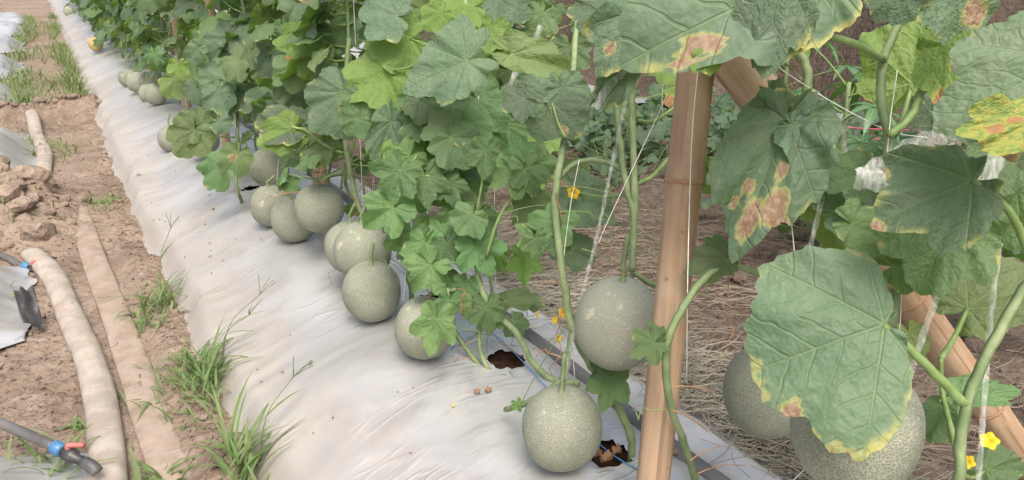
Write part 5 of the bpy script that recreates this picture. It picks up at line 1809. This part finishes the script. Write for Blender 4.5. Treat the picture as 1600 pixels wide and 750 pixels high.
# ------------------------------------------------------------------ background right of the bed
spots_ = [on(RND.uniform(880, 1080), RND.uniform(190, 275), 0.05) for _ in range(8)]
spots_.sort(key=lambda q: q.x ** 2 + q.y ** 2)
more_ = [on(px, py, 0.05) for px, py in ((1095, 255), (1130, 235), (1180, 215), (1240, 225), (1300, 265), (1380, 280), (1450, 330), (1550, 380))] + [Vector((RND.uniform(2.5, 4.2), RND.uniform(1.6, 7.5), 0)) for _ in range(10)]
more_.sort(key=lambda q: q.x ** 2 + q.y ** 2)
for k, q in enumerate(spots_ + more_):        # low vines on the tilled soil
    x_, y_ = q.x, q.y
    base = Vector((x_, y_, gz(x_, y_) - 0.01))
    pl = empty('ground_vine', base, 'low dark green vine on the soil, %s nearest of those behind the near stake' % ordinal(k + 1) if k < 8 else 'low dark green vine on the soil behind the row, %s nearest of the scattered ones' % ordinal(k - 7), 'vine', 'low vines on the tilled soil')
    pts_ = [base, base + Vector((RND.gauss(0, 0.1), RND.gauss(0, 0.1), 0.05)), base + Vector((RND.gauss(0, 0.3), RND.gauss(0, 0.3), 0.10))]
    stem_part(pl, pts_, 0.004, 0.003, sides=5)
    for j in range(26):
        A = base + Vector((RND.gauss(0, 0.22), RND.gauss(0, 0.22), RND.uniform(0.04, 0.26)))
        az = RND.uniform(0, 6.283)
        lf = put_leaf(pl, RND.choice(LV['bg']), A, Vector((math.cos(az), math.sin(az), RND.uniform(-0.9, 0.1))), Vector((RND.gauss(-0.4, 0.3), RND.gauss(-0.3, 0.3), 1)), RND.uniform(0.045, 0.085))
        petiole(pl, Vector((A.x * 0.6 + base.x * 0.4, A.y * 0.6 + base.y * 0.4, base.z + 0.02)), A, 0.002, of=lf)

# the next bed's melon row, seen through the gaps
k = 0
y = 3.6
while y < 17:
    k += 1
    xx = 3.35 + RND.gauss(0, 0.08)
    random_plant(Vector((xx, y, 0.2)), 'melon vine on the next bed behind the row, %s from the front' % ordinal(k), 'melon plants on the next bed', 17, 0.35, 1.5, True, (0.09, 0.13), kinds=('old', 'mid', 'mid'), spread=1.4)
    y += 0.55

# cassava
t = NT('cassava_leaf')
ob = t.coord()
r = t.rnd()
n1 = t.noise(ob, 6, 3, 0.5)
uvn = t.n('ShaderNodeUVMap', uv_map='vein').outputs[0]
sx = t.n('ShaderNodeSeparateXYZ')
t.t.links.new(uvn, sx.inputs[0])
mid = t.ramp(sx.outputs[1], 0.03, 0.12, 1.0, 0.0)
col = t.mix(n1, (0.060, 0.135, 0.050), (0.105, 0.205, 0.095))
col = t.mix(t.math('MULTIPLY', mid, 0.6), col, (0.24, 0.33, 0.16))
bb = t.bsdf(col, 0.42, None, spec=0.5)
tr = t.n('ShaderNodeBsdfTranslucent')
t.set(tr.inputs[0], (0.18, 0.36, 0.05))
M['cassava'] = t.done(t.mixs(0.25, bb, tr.outputs[0]))


def cassava_leaf(seed):
    r_ = random.Random(seed)
    vs_, fs_, uvs = [], [], []
    for k_ in range(7):
        a_ = math.radians(-135 + 45 * k_ + r_.uniform(-5, 5))
        L = (1.0, 0.93, 0.72, 0.55)[abs(k_ - 3)]
        b_ = len(vs_)
        for i in range(8):
            f_ = i / 7
            w_ = 0.115 * math.sin(math.pi * (0.04 + 0.96 * f_) ** 0.85) ** 0.9 * L + 0.004
            rr = f_ * L
            z_ = 0.08 * math.sin(f_ * 2) - 0.45 * f_ * f_ * L
            for e_ in (-1, 0, 1):
                vs_.append((rr * math.sin(a_) + e_ * w_ * math.cos(a_), rr * math.cos(a_) - e_ * w_ * math.sin(a_), z_ + (0.02 if e_ else 0)))
                uvs.append((f_, abs(e_)))
        for i in range(7):
            for e_ in range(2):
                q_ = b_ + i * 3 + e_
                fs_.append((q_, q_ + 3, q_ + 4, q_ + 1))
    me_ = mesh('leaf', vs_, fs_, M['cassava'])
    uv_ = me_.uv_layers.new(name='vein')
    uv_.data.foreach_set('uv', [c for f_ in fs_ for v_ in f_ for c in uvs[v_]])
    return me_


CAS = [cassava_leaf(s) for s in range(3)]


def cassava(px, py, d, hgt, n_, label, spread=0.28):
    top = at(px, py, d)
    base = Vector((top.x, top.y, 0.03))
    pl = empty('cassava_plant', base, label, 'cassava', 'cassava shrubs behind the right vines')
    stem_part(pl, [base, base.lerp(top, 0.5) + Vector((0.03, 0, 0)), top + Vector((0, 0, 0.1))], 0.013, 0.007, sides=8)
    for j in range(n_):
        az = 2.4 * j + RND.uniform(-0.3, 0.3)
        z_ = top.z - 0.30 + 0.45 * j / n_ + RND.uniform(-0.04, 0.04)
        A = Vector((top.x, top.y, z_)) + Vector((math.cos(az), math.sin(az), 0.35)) * RND.uniform(0.12, spread)
        lf = put_leaf(pl, RND.choice(CAS), A, Vector((math.cos(az), math.sin(az), RND.uniform(-0.6, 0.0))), Vector((0.3 * math.cos(az), 0.3 * math.sin(az), 1)), RND.uniform(0.13, 0.18))
        petiole(pl, Vector((top.x, top.y, min(z_ - 0.02, top.z + 0.08))), A, 0.003, sag=0.01, of=lf)


cassava(1320, 175, 2.6, 0.7, 12, 'cassava shrub with long drooping leaflets right of the stake')
cassava(1230, 60, 3.1, 0.7, 10, 'cassava shrub higher and farther behind the stake top')
cassava(1300, 255, 2.9, 0.4, 9, 'low cassava shrub under the larger one')
cassava(1500, 130, 2.6, 0.7, 10, 'cassava shrub at the right behind the top right leaf')
cassava(830, 40, 4.4, 0.7, 10, 'cassava shrub far behind the top centre leaves')
cassava(1560, 320, 2.2, 0.4, 8, 'small cassava shrub at the right frame edge')

# pink strings before the bank
for i, (a_, b_) in enumerate([((1180, 182), (1480, 205)), ((1190, 222), (1460, 208)), ((1230, 238), (1480, 252)), ((1260, 275), (1500, 262))]):
    p0, p1 = at(*a_, 3.9), at(*b_, 3.9)
    tag(MB().tube(smooth_path([p0, p0.lerp(p1, 0.5) - Z * 0.02, p1], 8), 0.0035, 5).build('pink_string', M['twine_pink'], None, p0), '%s pink string from the top, stretched before the dark earth bank' % ordinal(i + 1), 'string', 'pink strings before the bank')
